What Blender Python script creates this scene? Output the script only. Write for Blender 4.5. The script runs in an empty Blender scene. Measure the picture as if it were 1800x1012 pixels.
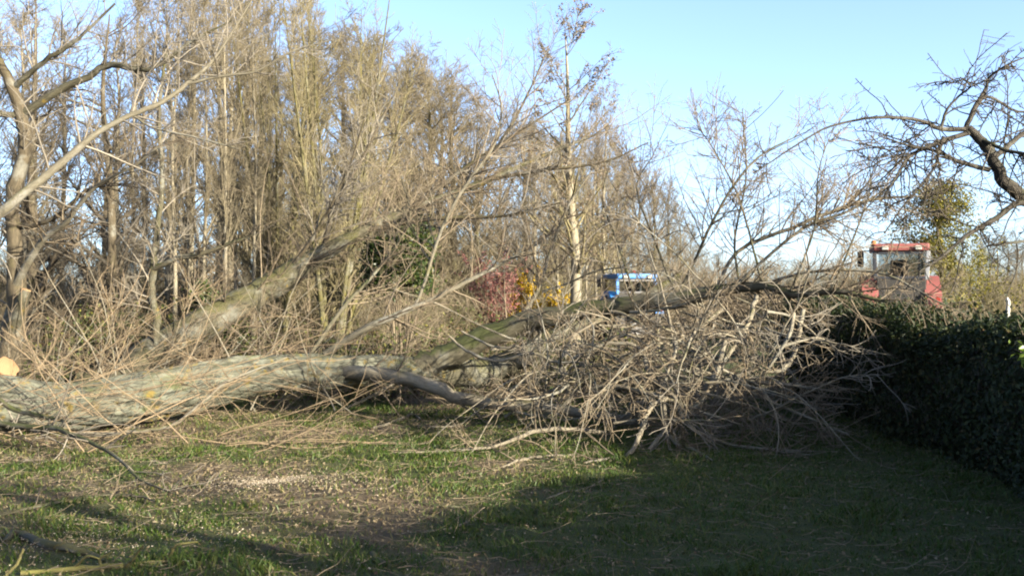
import bpy, math, random
import numpy as np
from math import radians, sin, cos, pi

# ------------------------------------------------------------------ camera, sky, sun, exposure
scene = bpy.context.scene
col = scene.collection
F = 1766.0            # focal length in photo pixels (1800 wide)
HZ = 530.0            # photo row of the horizon
EYE = 1.70
cam_d = bpy.data.cameras.new('camera')
cam_d.sensor_width = 36.0
cam_d.lens = 36.0 * F / 1800.0
cam_d.clip_start = 0.1
cam_d.clip_end = 6000
cam = bpy.data.objects.new('camera', cam_d)
col.objects.link(cam)
cam.location = (0, 0, EYE)
cam.rotation_euler = (pi / 2 + math.atan((HZ - 506) / F), 0, 0)
scene.camera = cam

SUN_EL = radians(17.0)
SUN_AZ = math.atan2(0.78, -0.626)      # clockwise from +Y
world = bpy.data.worlds.new('World')
scene.world = world
world.use_nodes = True
wn = world.node_tree.nodes
wl = world.node_tree.links
wn.clear()
w_out = wn.new('ShaderNodeOutputWorld')
w_bg = wn.new('ShaderNodeBackground')
w_sky = wn.new('ShaderNodeTexSky')
w_sky.sky_type = 'NISHITA'
w_sky.sun_disc = False
w_sky.sun_elevation = SUN_EL
w_sky.sun_rotation = SUN_AZ
w_sky.altitude = 50
w_sky.air_density = 0.58
w_sky.dust_density = 1.8
w_sky.ozone_density = 1.5
w_bg.inputs['Strength'].default_value = 0.102
wl.new(w_sky.outputs[0], w_bg.inputs['Color'])
wl.new(w_bg.outputs[0], w_out.inputs['Surface'])

sun_d = bpy.data.lights.new('sun', 'SUN')
sun_d.energy = 5.0
sun_d.angle = radians(0.53)
sun_d.color = (1.0, 0.90, 0.71)
sun = bpy.data.objects.new('sun', sun_d)
col.objects.link(sun)
from mathutils import Vector
sdir = Vector((sin(SUN_AZ) * cos(SUN_EL), cos(SUN_AZ) * cos(SUN_EL), sin(SUN_EL)))
sun.rotation_euler = sdir.to_track_quat('Z', 'Y').to_euler()
sun.location = sdir * 60

vs = scene.view_settings
vs.view_transform = 'Standard'
vs.look = 'None'
vs.exposure = 2.35
vs.gamma = 1.0
vs.use_curve_mapping = False
scene.render.engine = 'CYCLES'
scene.cycles.max_bounces = 5
scene.cycles.diffuse_bounces = 3
scene.cycles.transparent_max_bounces = 8
scene.cycles.filter_width = 2.0
scene.cycles.use_denoising = True
scene.render.film_transparent = False

# ------------------------------------------------------------------ numpy helpers
R = np.random.default_rng(7)

def P(px, py, d):
    """photo pixel and distance along the view axis to a point of the place"""
    return np.array([(px - 900) / F * d, d, EYE - (py - HZ) / F * d])

def norm(v):
    return v / np.maximum(np.linalg.norm(v, axis=-1, keepdims=True), 1e-9)

_lat = np.random.default_rng(99).random((256, 256))
def vnoise(x, y):
    xi = np.floor(x).astype(int); yi = np.floor(y).astype(int)
    fx = x - xi; fy = y - yi
    fx = fx * fx * (3 - 2 * fx); fy = fy * fy * (3 - 2 * fy)
    g = lambda a, b: _lat[a % 256, b % 256]
    return (g(xi, yi) * (1 - fx) + g(xi + 1, yi) * fx) * (1 - fy) + (g(xi, yi + 1) * (1 - fx) + g(xi + 1, yi + 1) * fx) * fy
def fbm(x, y, o=4):
    s = 0; a = 0.5
    for i in range(o):
        s = s + a * vnoise(x * 2 ** i + 17 * i, y * 2 ** i + 31 * i); a *= 0.5
    return s / (1 - 0.5 ** o)

def sstep(a, b, x):
    t = np.clip((x - a) / (b - a), 0, 1)
    return t * t * (3 - 2 * t)

def ground_h(x, y):
    x = np.asarray(x, float); y = np.asarray(y, float)
    near = 1 - sstep(25, 60, y)
    h = (fbm(x * 0.35, y * 0.35, 3) - 0.5) * 0.16 * near + (fbm(x * 2.2, y * 2.2, 3) - 0.5) * 0.07 * near
    # low leafy bank along the edge of the wood
    bank = np.exp(-((y - 22.5 - 0.8 * np.sin(x * 0.3)) / 1.6) ** 2) * (1 - sstep(-2.0, 0.5, x))
    h = h + bank * (0.75 + 0.35 * (fbm(x * 0.6 + 9, y * 0.6, 2) - 0.5))
    return h

# ------------------------------------------------------------------ mesh builders
def make_mesh(name, verts, faces, mat, bk=None, rnd=None, smooth=True):
    """verts (V,3), faces list of (M,k) int arrays"""
    me = bpy.data.meshes.new(name)
    verts = np.ascontiguousarray(verts, dtype=np.float32)
    me.vertices.add(len(verts)); me.vertices.foreach_set('co', verts.ravel())
    tot = []; idx = []
    for f in faces:
        if len(f):
            idx.append(np.asarray(f).ravel()); tot.append(np.full(len(f), f.shape[1]))
    idx = np.concatenate(idx).astype(np.int32); tot = np.concatenate(tot).astype(np.int32)
    st = np.concatenate([[0], np.cumsum(tot)[:-1]]).astype(np.int32)
    me.loops.add(len(idx)); me.loops.foreach_set('vertex_index', idx)
    me.polygons.add(len(tot)); me.polygons.foreach_set('loop_start', st)
    me.polygons.foreach_set('use_smooth', np.full(len(tot), smooth))
    if bk is not None:
        a = me.attributes.new('bk', 'FLOAT_VECTOR', 'POINT'); a.data.foreach_set('vector', np.ascontiguousarray(bk, np.float32).ravel())
    if rnd is not None:
        a = me.attributes.new('rnd', 'FLOAT', 'POINT'); a.data.foreach_set('value', np.ascontiguousarray(rnd, np.float32))
    me.update(calc_edges=True)
    me.materials.append(mat)
    return me

STUFF_PARTS = {'twigs', 'shoots', 'foliage', 'shoot_leaves', 'stems', 'blossom', 'ivy', 'catkins', 'crown', 'sprig'}
def link(name, me, parent=None, **props):
    o = bpy.data.objects.new(name, me); col.objects.link(o)
    if parent is not None: o.parent = parent
    for k, v in props.items(): o[k] = v
    if parent is not None and name in STUFF_PARTS: o['kind'] = 'stuff'
    return o

def thing(name, label, cat, loc=(0, 0, 0), rz=0, group=None, scale=None):
    o = bpy.data.objects.new(name, None); col.objects.link(o)
    o.empty_display_size = 0.2
    o.location = loc; o.rotation_euler = (0, 0, rz)
    if scale is not None: o.scale = scale
    o['label'] = label; o['category'] = cat
    if group: o['group'] = group
    return o

class B:      # a batch of branches: pts (N,K,3), rad (N,K)
    def __init__(s, pts, rad): s.pts = pts; s.rad = rad
    @property
    def n(s): return len(s.pts)
    def length(s): return np.linalg.norm(np.diff(s.pts, axis=1), axis=2).sum(1)

FURROW = 0.0
def tube_arrays(b, sides, rough=0.0, rng=None, cap=False):
    pts, rad = b.pts, b.rad
    N, K, _ = pts.shape
    t = np.empty_like(pts)
    t[:, 1:-1] = pts[:, 2:] - pts[:, :-2]; t[:, 0] = pts[:, 1] - pts[:, 0]; t[:, -1] = pts[:, -1] - pts[:, -2]
    t = norm(t)
    mean = norm(pts[:, -1] - pts[:, 0] + 1e-6)
    ax = np.abs(mean); ref = np.zeros_like(mean); ref[np.arange(N), ax.argmin(1)] = 1
    ref = np.repeat(ref[:, None], K, 1)
    u = norm(ref - t * (ref * t).sum(-1, keepdims=True)); v = np.cross(t, u)
    a = np.arange(sides) / sides * 2 * pi
    ca, sa = np.cos(a), np.sin(a)
    rr = rad[:, :, None] * np.ones(sides)
    s = np.concatenate([np.zeros((N, 1)), np.cumsum(np.linalg.norm(np.diff(pts, axis=1), axis=2), 1)], 1)
    if rough:
        ph = (np.arange(N) * 7.3)[:, None, None]
        nz = vnoise((ca * 2.3 + 5)[None, None] + s[:, :, None] * 1.7 + ph, (sa * 2.3 + 9)[None, None] + s[:, :, None] * 1.1) - 0.5
        nz = nz + 0.5 * (vnoise((ca * 5 + 5)[None, None] + s[:, :, None] * 4 + ph, (sa * 5 + 9)[None, None] + s[:, :, None] * 3) - 0.5)
        rr = rr * (1 + rough * nz)
        if FURROW and sides > 40:
            warp = 1.3 * (vnoise(s[:, :, None] * 2.2 + ca * 1.5, s[:, :, None] * .7 + sa * 1.5 + 40) - .5)
            av = np.broadcast_to(a[None, None], rr.shape)
            f = 1 - np.abs(2 * vnoise((np.cos(av + warp * .25) * 7 + 60), (np.sin(av + warp * .25) * 7 + 60 + s[:, :, None] * 1.5)) - 1)
            g_ = 1 - np.abs(2 * vnoise((np.cos(av) * 13 + 20 + s[:, :, None] * 1.2), (np.sin(av) * 13 + 90)) - 1)
            rr = rr - FURROW * (.65 * f ** 3 + .35 * g_ ** 3)
            for (bs_, ba, bw, bh) in ((2.9, 1.9, .16, .05), (4.1, 2.6, .12, .045), (4.9, 1.2, .13, .05), (5.8, 2.2, .10, .04), (3.6, .9, .14, .05), (2.1, 2.4, .13, .04)):
                dd = ((s[:, :, None] - bs_) / bw) ** 2 + ((np.angle(np.exp(1j * (av - ba))) * .3) / bw) ** 2
                rr = rr + bh * np.exp(-dd) - bh * .8 * np.exp(-dd * 6)
    off = u[:, :, None, :] * ca[None, None, :, None] + v[:, :, None, :] * sa[None, None, :, None]
    V = pts[:, :, None, :] + off * rr[..., None]
    bk = np.stack([np.broadcast_to(ca, rr.shape) * rad[:, :, None], np.broadcast_to(sa, rr.shape) * rad[:, :, None],
                   np.broadcast_to(s[:, :, None], rr.shape)], -1)
    i = (np.arange(N)[:, None, None] * K + np.arange(K - 1)[None, :, None]) * sides
    j = np.arange(sides)[None, None, :]; j2 = (j + 1) % sides
    f = np.stack([i + j, i + j2, i + sides + j2, i + sides + j], -1).reshape(-1, 4)
    V = V.reshape(-1, 3)
    return V, f, bk.reshape(-1, 3)

def tube_mesh(name, batches, mat, sides=3, rough=0.0):
    if not isinstance(batches, (list, tuple)): batches = [batches]
    if not isinstance(sides, (list, tuple)): sides = [sides] * len(batches)
    Vs, Fs, Bs = [], [], []; n = 0
    for b, sd in zip(batches, sides):
        if b is None or b.n == 0: continue
        V, f, bk = tube_arrays(b, sd, rough)
        Vs.append(V); Fs.append(f + n); Bs.append(bk); n += len(V)
    return make_mesh(name, np.concatenate(Vs), Fs, mat, bk=np.concatenate(Bs))

def spline(ctrl, n):
    """Catmull-Rom through rows of ctrl, n samples"""
    c = np.asarray(ctrl, float)
    if len(c) == 2: c = np.vstack([c[0], (c[0] + c[1]) / 2, c[1]])
    c = np.vstack([2 * c[0] - c[1], c, 2 * c[-1] - c[-2]])
    m = len(c) - 3
    t = np.linspace(0, m - 1e-6, n); i = t.astype(int); f = (t - i)[:, None]
    p0, p1, p2, p3 = c[i], c[i + 1], c[i + 2], c[i + 3]
    return 0.5 * (2 * p1 + (p2 - p0) * f + (2 * p0 - 5 * p1 + 4 * p2 - p3) * f ** 2 + (3 * p1 - p0 - 3 * p2 + p3) * f ** 3)

def traced(rows, n=24, wob=0.0, rng=R):
    """rows of (px, py, distance, radius in px) -> one branch"""
    rows = [r if len(r) == 4 else None for r in rows]
    c = np.array([list(P(a, b, d)) + [r * d / F] for a, b, d, r in rows])
    s = spline(c, n)
    s[:, 3] = np.maximum(s[:, 3], 0.002)
    s[:, 2] = np.maximum(s[:, 2], ground_h(s[:, 0], s[:, 1]) + s[:, 3] * .6)
    if wob:
        k = rng.normal(size=(n, 3)) * wob * s[:, 3:4]
        k[0] = 0
        s[:, :3] += k
    return B(s[None, :, :3].copy(), s[None, :, 3].copy())

def path(rows, n=12):
    """rows of x,y,z,r in metres"""
    s = spline(np.array(rows, float), n)
    return B(s[None, :, :3].copy(), np.maximum(s[None, :, 3], 0.0015))

def cat(bs):
    bs = [b for b in bs if b is not None and b.n]
    K = bs[0].pts.shape[1]
    return B(np.concatenate([b.pts for b in bs]), np.concatenate([b.rad for b in bs]))

def grow(P0, D0, L, r0, r1, K, wig, trop, curl, rng, floor=True):
    N = len(P0)
    pts = np.zeros((N, K, 3)); rad = np.zeros((N, K))
    pts[:, 0] = P0; d = norm(D0)
    step = (L / (K - 1))[:, None]
    cv = rng.normal(size=(N, 3)) * curl
    trop = np.asarray(trop, float)
    for k in range(1, K):
        d = norm(d + rng.normal(size=(N, 3)) * wig + trop + cv)
        p = pts[:, k - 1] + d * step
        if floor:
            g = 0.01 + ground_h(p[:, 0], p[:, 1]) * 1.0
            low = p[:, 2] < g
            p[low, 2] = g[low] + 0.01 * rng.random(low.sum())
            d[low, 2] = np.abs(d[low, 2]) * 0.1
        pts[:, k] = p
    tt = np.linspace(0, 1, K)[None]
    rad = np.asarray(r0)[:, None] * (1 - tt) + np.asarray(r1)[:, None] * tt
    return B(pts, rad)

def sample(b, idx, t):
    K = b.pts.shape[1]
    x = np.clip(t, 0, 0.9999) * (K - 1); i = x.astype(int); f = (x - i)[:, None]
    p = b.pts[idx, i] * (1 - f) + b.pts[idx, i + 1] * f
    d = norm(b.pts[idx, i + 1] - b.pts[idx, i])
    r = b.rad[idx, i] * (1 - f[:, 0]) + b.rad[idx, i + 1] * f[:, 0]
    return p, d, r

def kids(b, per, rng, t=(0.15, 1.0), ang=45, asd=12, ln=(0.3, 0.6), lmode='rel', taper=0.5, rr=0.5, r1=0.002, K=5,
         wig=0.08, trop=(0, 0, 0.02), curl=0.03, up=0.0, rmin=0.0025, floor=True, rmax=1.0, aim=None):
    """children on every branch of b. per: mean number each (float) ; ln: length range, relative to parent or in metres"""
    n = np.maximum(rng.poisson(per, b.n), 0 if per < 3 else 1)
    idx = np.repeat(np.arange(b.n), n)
    if len(idx) == 0: return None
    tt = t[0] + (t[1] - t[0]) * rng.random(len(idx))
    p, d, r = sample(b, idx, tt)
    q = rng.normal(size=(len(idx), 3)); q[:, 2] += up
    if aim is not None: q = q + np.asarray(aim)
    q = norm(q - d * (q * d).sum(1, keepdims=True))
    a = np.radians(np.clip(rng.normal(ang, asd, len(idx)), 5, 110))[:, None]
    D = d * np.cos(a) + q * np.sin(a)
    L = ln[0] + (ln[1] - ln[0]) * rng.random(len(idx))
    if lmode == 'rel': L = L * b.length()[idx]
    L = L * (1 - taper * tt)
    r0 = np.clip(r * rr * (0.7 + 0.5 * rng.random(len(idx))), rmin, rmax)
    return grow(p, D, L, r0, np.minimum(r1, r0), K, wig, trop, curl, rng, floor)

# ------------------------------------------------------------------ materials
def new_mat(name):
    m = bpy.data.materials.new(name); m.use_nodes = True
    nt = m.node_tree; bs = nt.nodes['Principled BSDF']
    bs.inputs['Roughness'].default_value = 0.85
    bs.inputs['Specular IOR Level'].default_value = 0.25
    return m, nt.nodes, nt.links, bs

ALB = 0.335      # overall reflectance of bark, leaf and soil colours below
def ramp(n, stops):
    r = n.new('ShaderNodeValToRGB'); e = r.color_ramp.elements
    while len(e) < len(stops): e.new(0.5)
    for k, (p, c) in zip(e, stops):
        f = 1.0 if c in ((0, 0, 0), (1, 1, 1)) else ALB
        k.position = p; k.color = (c[0] * f, c[1] * f, c[2] * f, 1)
    return r

def noise(n, l, vec, scale, detail=4, rough=0.6, dist=0.0):
    t = n.new('ShaderNodeTexNoise'); t.inputs['Scale'].default_value = scale; t.inputs['Detail'].default_value = detail
    t.inputs['Roughness'].default_value = rough; t.inputs['Distortion'].default_value = dist
    if vec is not None: l.new(vec, t.inputs['Vector'])
    return t

def mixc(n, l, fac, a, b):
    m = n.new('ShaderNodeMix'); m.data_type = 'RGBA'
    for s, v in ((m.inputs[0], fac), (m.inputs[6], a), (m.inputs[7], b)):
        if hasattr(v, 'is_output'): l.new(v, s)
        elif isinstance(v, (int, float)): s.default_value = v
        else: s.default_value = (v[0] * ALB, v[1] * ALB, v[2] * ALB, 1)
    return m.outputs[2]

def bark_mat(name, c1, c2, moss=(0.11, 0.12, 0.03), moss_amt=0.45, lichen=(0.42, 0.42, 0.36), lich_amt=0.35, stretch=0.22, scale=22, bump=0.5, yellow=0.0, island=0.0):
    m, n, l, bs = new_mat(name)
    at = n.new('ShaderNodeAttribute'); at.attribute_name = 'bk'
    mp = n.new('ShaderNodeMapping'); mp.inputs['Scale'].default_value = (1, 1, stretch)
    l.new(at.outputs['Vector'], mp.inputs['Vector'])
    tex = n.new('ShaderNodeTexCoord')
    fine = noise(n, l, mp.outputs[0], scale, 6, 0.65, 0.6)
    cr = ramp(n, [(0.3, c2), (0.62, c1)])
    l.new(fine.outputs[0], cr.inputs[0])
    patch = noise(n, l, tex.outputs['Object'], 2.3, 5, 0.62)
    lr = ramp(n, [(0.62 - lich_amt * 0.35, (0, 0, 0)), (0.70 - lich_amt * 0.28, (1, 1, 1))]); l.new(patch.outputs[0], lr.inputs[0])
    f2 = noise(n, l, tex.outputs['Object'], 16, 3, 0.7)
    mul = n.new('ShaderNodeMath'); mul.operation = 'MULTIPLY'; l.new(lr.outputs[0], mul.inputs[0]); l.new(f2.outputs[0], mul.inputs[1])
    c = mixc(n, l, mul.outputs[0], cr.outputs[0], lichen)
    mo = noise(n, l, tex.outputs['Object'], 1.5, 6, 0.66)
    geo = n.new('ShaderNodeNewGeometry'); sep = n.new('ShaderNodeSeparateXYZ'); l.new(geo.outputs['Normal'], sep.inputs[0])
    ad = n.new('ShaderNodeMath'); ad.operation = 'MULTIPLY_ADD'; ad.inputs[1].default_value = 0.12
    l.new(sep.outputs['Z'], ad.inputs[0]); l.new(mo.outputs[0], ad.inputs[2])
    mr = ramp(n, [(0.68 - moss_amt * 0.3, (0, 0, 0)), (0.80 - moss_amt * 0.3, (1, 1, 1))]); l.new(ad.outputs[0], mr.inputs[0])
    mm = n.new('ShaderNodeMath'); mm.operation = 'MULTIPLY'; mm.inputs[1].default_value = 0.85; l.new(mr.outputs[0], mm.inputs[0])
    c = mixc(n, l, mm.outputs[0], c, moss)
    if yellow:
        yn = noise(n, l, tex.outputs['Object'], 5.5, 4, 0.6)
        yr = ramp(n, [(0.64 - 0.1 * yellow, (0, 0, 0)), (0.72 - 0.1 * yellow, (1, 1, 1))]); l.new(yn.outputs[0], yr.inputs[0])
        ym = n.new('ShaderNodeMath'); ym.operation = 'MULTIPLY'; ym.inputs[1].default_value = 0.75; l.new(yr.outputs[0], ym.inputs[0])
        c = mixc(n, l, ym.outputs[0], c, (0.36, 0.25, 0.04))
    if island:
        oi = n.new('ShaderNodeNewGeometry')
        hs = n.new('ShaderNodeHueSaturation'); vr = n.new('ShaderNodeMapRange')
        vr.inputs['To Min'].default_value = 1 - island; vr.inputs['To Max'].default_value = 1 + island
        l.new(oi.outputs['Random Per Island'], vr.inputs['Value']); l.new(vr.outputs[0], hs.inputs['Value']); l.new(c, hs.inputs['Color'])
        c = hs.outputs[0]
    l.new(c, bs.inputs['Base Color'])
    bp = n.new('ShaderNodeBump'); bp.inputs['Strength'].default_value = bump; bp.inputs['Distance'].default_value = 0.03
    l.new(fine.outputs[0], bp.inputs['Height']); l.new(bp.outputs[0], bs.inputs['Normal'])
    return m

def twig_mat(name, a, b, c3=None, objrand=0.12):
    """thin shoots: colour differs from shoot to shoot"""
    m, n, l, bs = new_mat(name)
    g = n.new('ShaderNodeNewGeometry')
    st = [(0.0, a), (0.6, b)] + ([(0.9, c3)] if c3 else [])
    cr = ramp(n, st); l.new(g.outputs['Random Per Island'], cr.inputs[0])
    oi = n.new('ShaderNodeObjectInfo'); vr = n.new('ShaderNodeMapRange')
    vr.inputs['To Min'].default_value = 1 - objrand; vr.inputs['To Max'].default_value = 1 + objrand
    hs = n.new('ShaderNodeHueSaturation')
    l.new(oi.outputs['Random'], vr.inputs['Value']); l.new(vr.outputs[0], hs.inputs['Value']); l.new(cr.outputs[0], hs.inputs['Color'])
    l.new(hs.outputs[0], bs.inputs['Base Color'])
    bs.inputs['Roughness'].default_value = 0.7
    return m

def leaf_mat(name, stops, trans=0.25, rough=0.5):
    m, n, l, bs = new_mat(name)
    at = n.new('ShaderNodeAttribute'); at.attribute_name = 'rnd'
    cr = ramp(n, stops); l.new(at.outputs['Fac'], cr.inputs[0])
    l.new(cr.outputs[0], bs.inputs['Base Color'])
    bs.inputs['Roughness'].default_value = rough
    if trans:
        tr = n.new('ShaderNodeBsdfTranslucent'); mx = n.new('ShaderNodeMixShader'); mx.inputs[0].default_value = trans
        l.new(cr.outputs[0], tr.inputs['Color']); l.new(bs.outputs[0], mx.inputs[1]); l.new(tr.outputs[0], mx.inputs[2])
        l.new(mx.outputs[0], n['Material Output'].inputs['Surface'])
    return m

def paint_mat(name, c, rough=0.45, dirt=(0.12, 0.09, 0.06), amt=0.45, metal=0.0):
    m, n, l, bs = new_mat(name)
    tex = n.new('ShaderNodeTexCoord'); t = noise(n, l, tex.outputs['Object'], 3.5, 6, 0.65)
    r = ramp(n, [(0.45, (0, 0, 0)), (0.75, (1, 1, 1))]); l.new(t.outputs[0], r.inputs[0])
    mu = n.new('ShaderNodeMath'); mu.operation = 'MULTIPLY'; mu.inputs[1].default_value = amt; l.new(r.outputs[0], mu.inputs[0])
    l.new(mixc(n, l, mu.outputs[0], c, dirt), bs.inputs['Base Color'])
    bs.inputs['Roughness'].default_value = rough; bs.inputs['Metallic'].default_value = metal
    bs.inputs['Specular IOR Level'].default_value = 0.5
    return m

M = {}
M['trunk'] = bark_mat('grey_bark', (0.29, 0.295, 0.22), (0.045, 0.045, 0.03), moss=(0.17, 0.185, 0.07), moss_amt=0.3, lichen=(0.31, 0.33, 0.27), lich_amt=0.22, yellow=0.6, bump=1.0, scale=22)
M['limb'] = bark_mat('limb_bark', (0.20, 0.18, 0.12), (0.09, 0.08, 0.05), moss=(0.10, 0.12, 0.03), moss_amt=0.5, lich_amt=0.2, bump=0.5, scale=40)
M['mossy'] = bark_mat('mossy_bark', (0.17, 0.155, 0.10), (0.055, 0.05, 0.028), moss=(0.135, 0.13, 0.04), moss_amt=0.55, lich_amt=0.3, yellow=0.25, bump=0.7)
M['pale_limb'] = bark_mat('pale_limb_bark', (0.28, 0.255, 0.185), (0.16, 0.14, 0.10), moss=(0.18, 0.17, 0.06), moss_amt=0.3, lichen=(0.46, 0.45, 0.40), lich_amt=0.3, bump=0.3, scale=50)
M['apple'] = bark_mat('apple_bark', (0.11, 0.095, 0.075), (0.045, 0.04, 0.03), moss=(0.09, 0.10, 0.035), moss_amt=0.3, lichen=(0.3, 0.3, 0.24), lich_amt=0.2, bump=0.6, scale=45)
M['poplar'] = bark_mat('poplar_bark', (0.52, 0.46, 0.33), (0.27, 0.23, 0.15), moss=(0.30, 0.27, 0.10), moss_amt=0.3, lich_amt=0.3, bump=0.4)
M['olive'] = bark_mat('olive_bark', (0.22, 0.20, 0.09), (0.11, 0.10, 0.05), moss=(0.20, 0.18, 0.04), moss_amt=0.6, lich_amt=0.2, bump=0.4)
M['brown'] = bark_mat('brown_bark', (0.18, 0.145, 0.09), (0.08, 0.065, 0.04), moss=(0.14, 0.13, 0.04), moss_amt=0.4, lich_amt=0.2, bump=0.5)
M['branch'] = bark_mat('cut_branch_bark', (0.44, 0.385, 0.28), (0.19, 0.16, 0.115), moss=(0.24, 0.22, 0.075), moss_amt=0.25, lich_amt=0.35, bump=0.3, scale=60)
M['lichen'] = bark_mat('yellow_lichen_bark', (0.30, 0.27, 0.10), (0.16, 0.14, 0.07), moss=(0.33, 0.31, 0.08), moss_amt=0.85, lich_amt=0.2, bump=0.5, scale=60)
M['twig'] = twig_mat('brown_twig', (0.27, 0.21, 0.14), (0.40, 0.32, 0.215), (0.18, 0.145, 0.10))
M['whip'] = twig_mat('tan_whip', (0.31, 0.235, 0.145), (0.45, 0.335, 0.205), (0.24, 0.19, 0.13))
M['darktwig'] = twig_mat('dark_twig', (0.07, 0.06, 0.045), (0.12, 0.10, 0.07), (0.15, 0.12, 0.08))
M['greytwig'] = twig_mat('grey_twig', (0.23, 0.20, 0.155), (0.36, 0.32, 0.255), (0.44, 0.39, 0.31))
M['woodtwig'] = twig_mat('wood_twig', (0.275, 0.23, 0.145), (0.355, 0.305, 0.20), (0.21, 0.17, 0.11))
M['olivetwig'] = twig_mat('olive_twig', (0.27, 0.235, 0.12), (0.36, 0.31, 0.17), (0.22, 0.18, 0.10))

# cut wood with growth rings
def wood_mat():
    m, n, l, bs = new_mat('fresh_cut_wood')
    tex = n.new('ShaderNodeTexCoord'); w = n.new('ShaderNodeTexWave'); w.wave_type = 'RINGS'; w.rings_direction = 'Z'
    w.inputs['Scale'].default_value = 14; w.inputs['Distortion'].default_value = 2.5; l.new(tex.outputs['Object'], w.inputs['Vector'])
    cr = ramp(n, [(0.0, (0.38, 0.21, 0.10)), (1.0, (0.58, 0.38, 0.20))]); l.new(w.outputs[0], cr.inputs[0])
    l.new(cr.outputs[0], bs.inputs['Base Color'])
    return m
M['cut'] = wood_mat()

# ------------------------------------------------------------------ ground
def axis(a, b, step, lo, hi, g=1.22):
    mid = list(np.arange(a, b + 1e-6, step)); s = step; x = mid[-1]
    while x < hi: s *= g; x += s; mid.append(x)
    s = step; x = mid[0]
    while x > lo: s *= g; x -= s; mid.insert(0, x)
    return np.array(mid)

HEDGE_X0, HEDGE_SLOPE = 4.15, 0.045        # left face of the hedge: x = X0 + slope*y
def green_mask(x, y):
    """0 brown litter .. 1 grass; a property of what grows where"""
    x = np.asarray(x, float); y = np.asarray(y, float)
    g = fbm(x * 0.8 + 3, y * 0.8 + 1, 4) * 0.75 + fbm(x * 3.1, y * 3.1, 3) * 0.35
    g = g + 0.01
    g = g + 0.24 * sstep(0.2, 1.5, x) - 0.10 * np.exp(-((x + 4.2) ** 2 + (y - 10.5) ** 2) / 5) - 0.10 * np.exp(-((x + 0.3) ** 2 / 1.5 + (y - 8.7) ** 2 / 1.6))
    g = g + 0.16 * sstep(-1.2, 0.2, x) * (1 - sstep(7.5, 9.0, y))
    g = g + 0.13 * np.exp(-((x + 1.1) ** 2 / 1.2 + (y - 11.6) ** 2 / 1.0))
    g = np.where((y > 17) & (x < 6), g - 0.16 * sstep(17, 19, y), g)
    g = np.where((x > 5.5), np.maximum(g, 0.8 * sstep(5.5, 7.5, x)), g)
    return sstep(0.38, 0.70, g)

gx = axis(-9, 6.5, 0.09, -2500, 2500)
gy = axis(4.5, 17, 0.09, -300, 3500)
X, Y = np.meshgrid(gx, gy, indexing='ij')
Z = ground_h(X, Y)
V = np.stack([X, Y, Z], -1).reshape(-1, 3)
nx, ny = len(gx), len(gy)
ii = (np.arange(nx - 1)[:, None] * ny + np.arange(ny - 1)[None]).ravel()
gf = np.stack([ii, ii + ny, ii + ny + 1, ii + 1], -1)

def ground_mat():
    m, n, l, bs = new_mat('lawn_ground')
    at = n.new('ShaderNodeAttribute'); at.attribute_name = 'rnd'
    tex = n.new('ShaderNodeTexCoord')
    n1 = noise(n, l, tex.outputs['Object'], 9, 6, 0.7); n2 = noise(n, l, tex.outputs['Object'], 55, 4, 0.7)
    br = ramp(n, [(0.25, (0.11, 0.08, 0.048)), (0.55, (0.27, 0.20, 0.12)), (0.8, (0.42, 0.32, 0.20))]); l.new(n2.outputs[0], br.inputs[0])
    gr = ramp(n, [(0.3, (0.05, 0.085, 0.016)), (0.7, (0.17, 0.19, 0.042))]); l.new(n1.outputs[0], gr.inputs[0])
    ad = n.new('ShaderNodeMath'); ad.operation = 'MULTIPLY_ADD'; ad.inputs[1].default_value = 0.5; ad.inputs[2].default_value = -0.25
    l.new(n1.outputs[0], ad.inputs[0])
    a2 = n.new('ShaderNodeMath'); a2.operation = 'ADD'; a2.use_clamp = True; l.new(ad.outputs[0], a2.inputs[0]); l.new(at.outputs['Fac'], a2.inputs[1])
    l.new(mixc(n, l, a2.outputs[0], br.outputs[0], gr.outputs[0]), bs.inputs['Base Color'])
    bp = n.new('ShaderNodeBump'); bp.inputs['Strength'].default_value = 0.9; bp.inputs['Distance'].default_value = 0.05
    l.new(n2.outputs[0], bp.inputs['Height']); l.new(bp.outputs[0], bs.inputs['Normal'])
    bs.inputs['Roughness'].default_value = 0.95
    return m
g_me = make_mesh('ground', V, [gf], ground_mat(), rnd=green_mask(V[:, 0], V[:, 1]))
link('ground', g_me, kind='structure')

# ------------------------------------------------------------------ leaf quads
def leaf_arrays(C, size, rng, up=0.0, aspect=0.55, N=None, rnd=None, fold=0.12):
    n = len(C)
    d = norm(rng.normal(size=(n, 3)) + np.array([0, 0, 0.0]))
    nn = rng.normal(size=(n, 3)) + np.array([0, 0, up])
    if N is not None: nn = nn * 0.55 + N
    nn = norm(nn)
    d = norm(d - nn * (d * nn).sum(1, keepdims=True))
    s = np.cross(nn, d)
    sz = (size * (0.6 + 0.8 * rng.random(n)))[:, None]
    a = C - d * sz * 0.5; c = C + d * sz * 0.5
    b = C + s * sz * aspect * 0.5 + nn * sz * fold; e = C - s * sz * aspect * 0.5 + nn * sz * fold
    V = np.stack([a, b, c, e], 1).reshape(-1, 3)
    f = np.arange(n * 4).reshape(n, 4)
    if rnd is None: rnd = rng.random(n)
    return V, f, np.repeat(rnd, 4)

def leaf_mesh(name, C, size, mat, rng, **k):
    V, f, r = leaf_arrays(C, size, rng, **k)
    return make_mesh(name, V, [f], mat, rnd=r, smooth=False)

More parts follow.
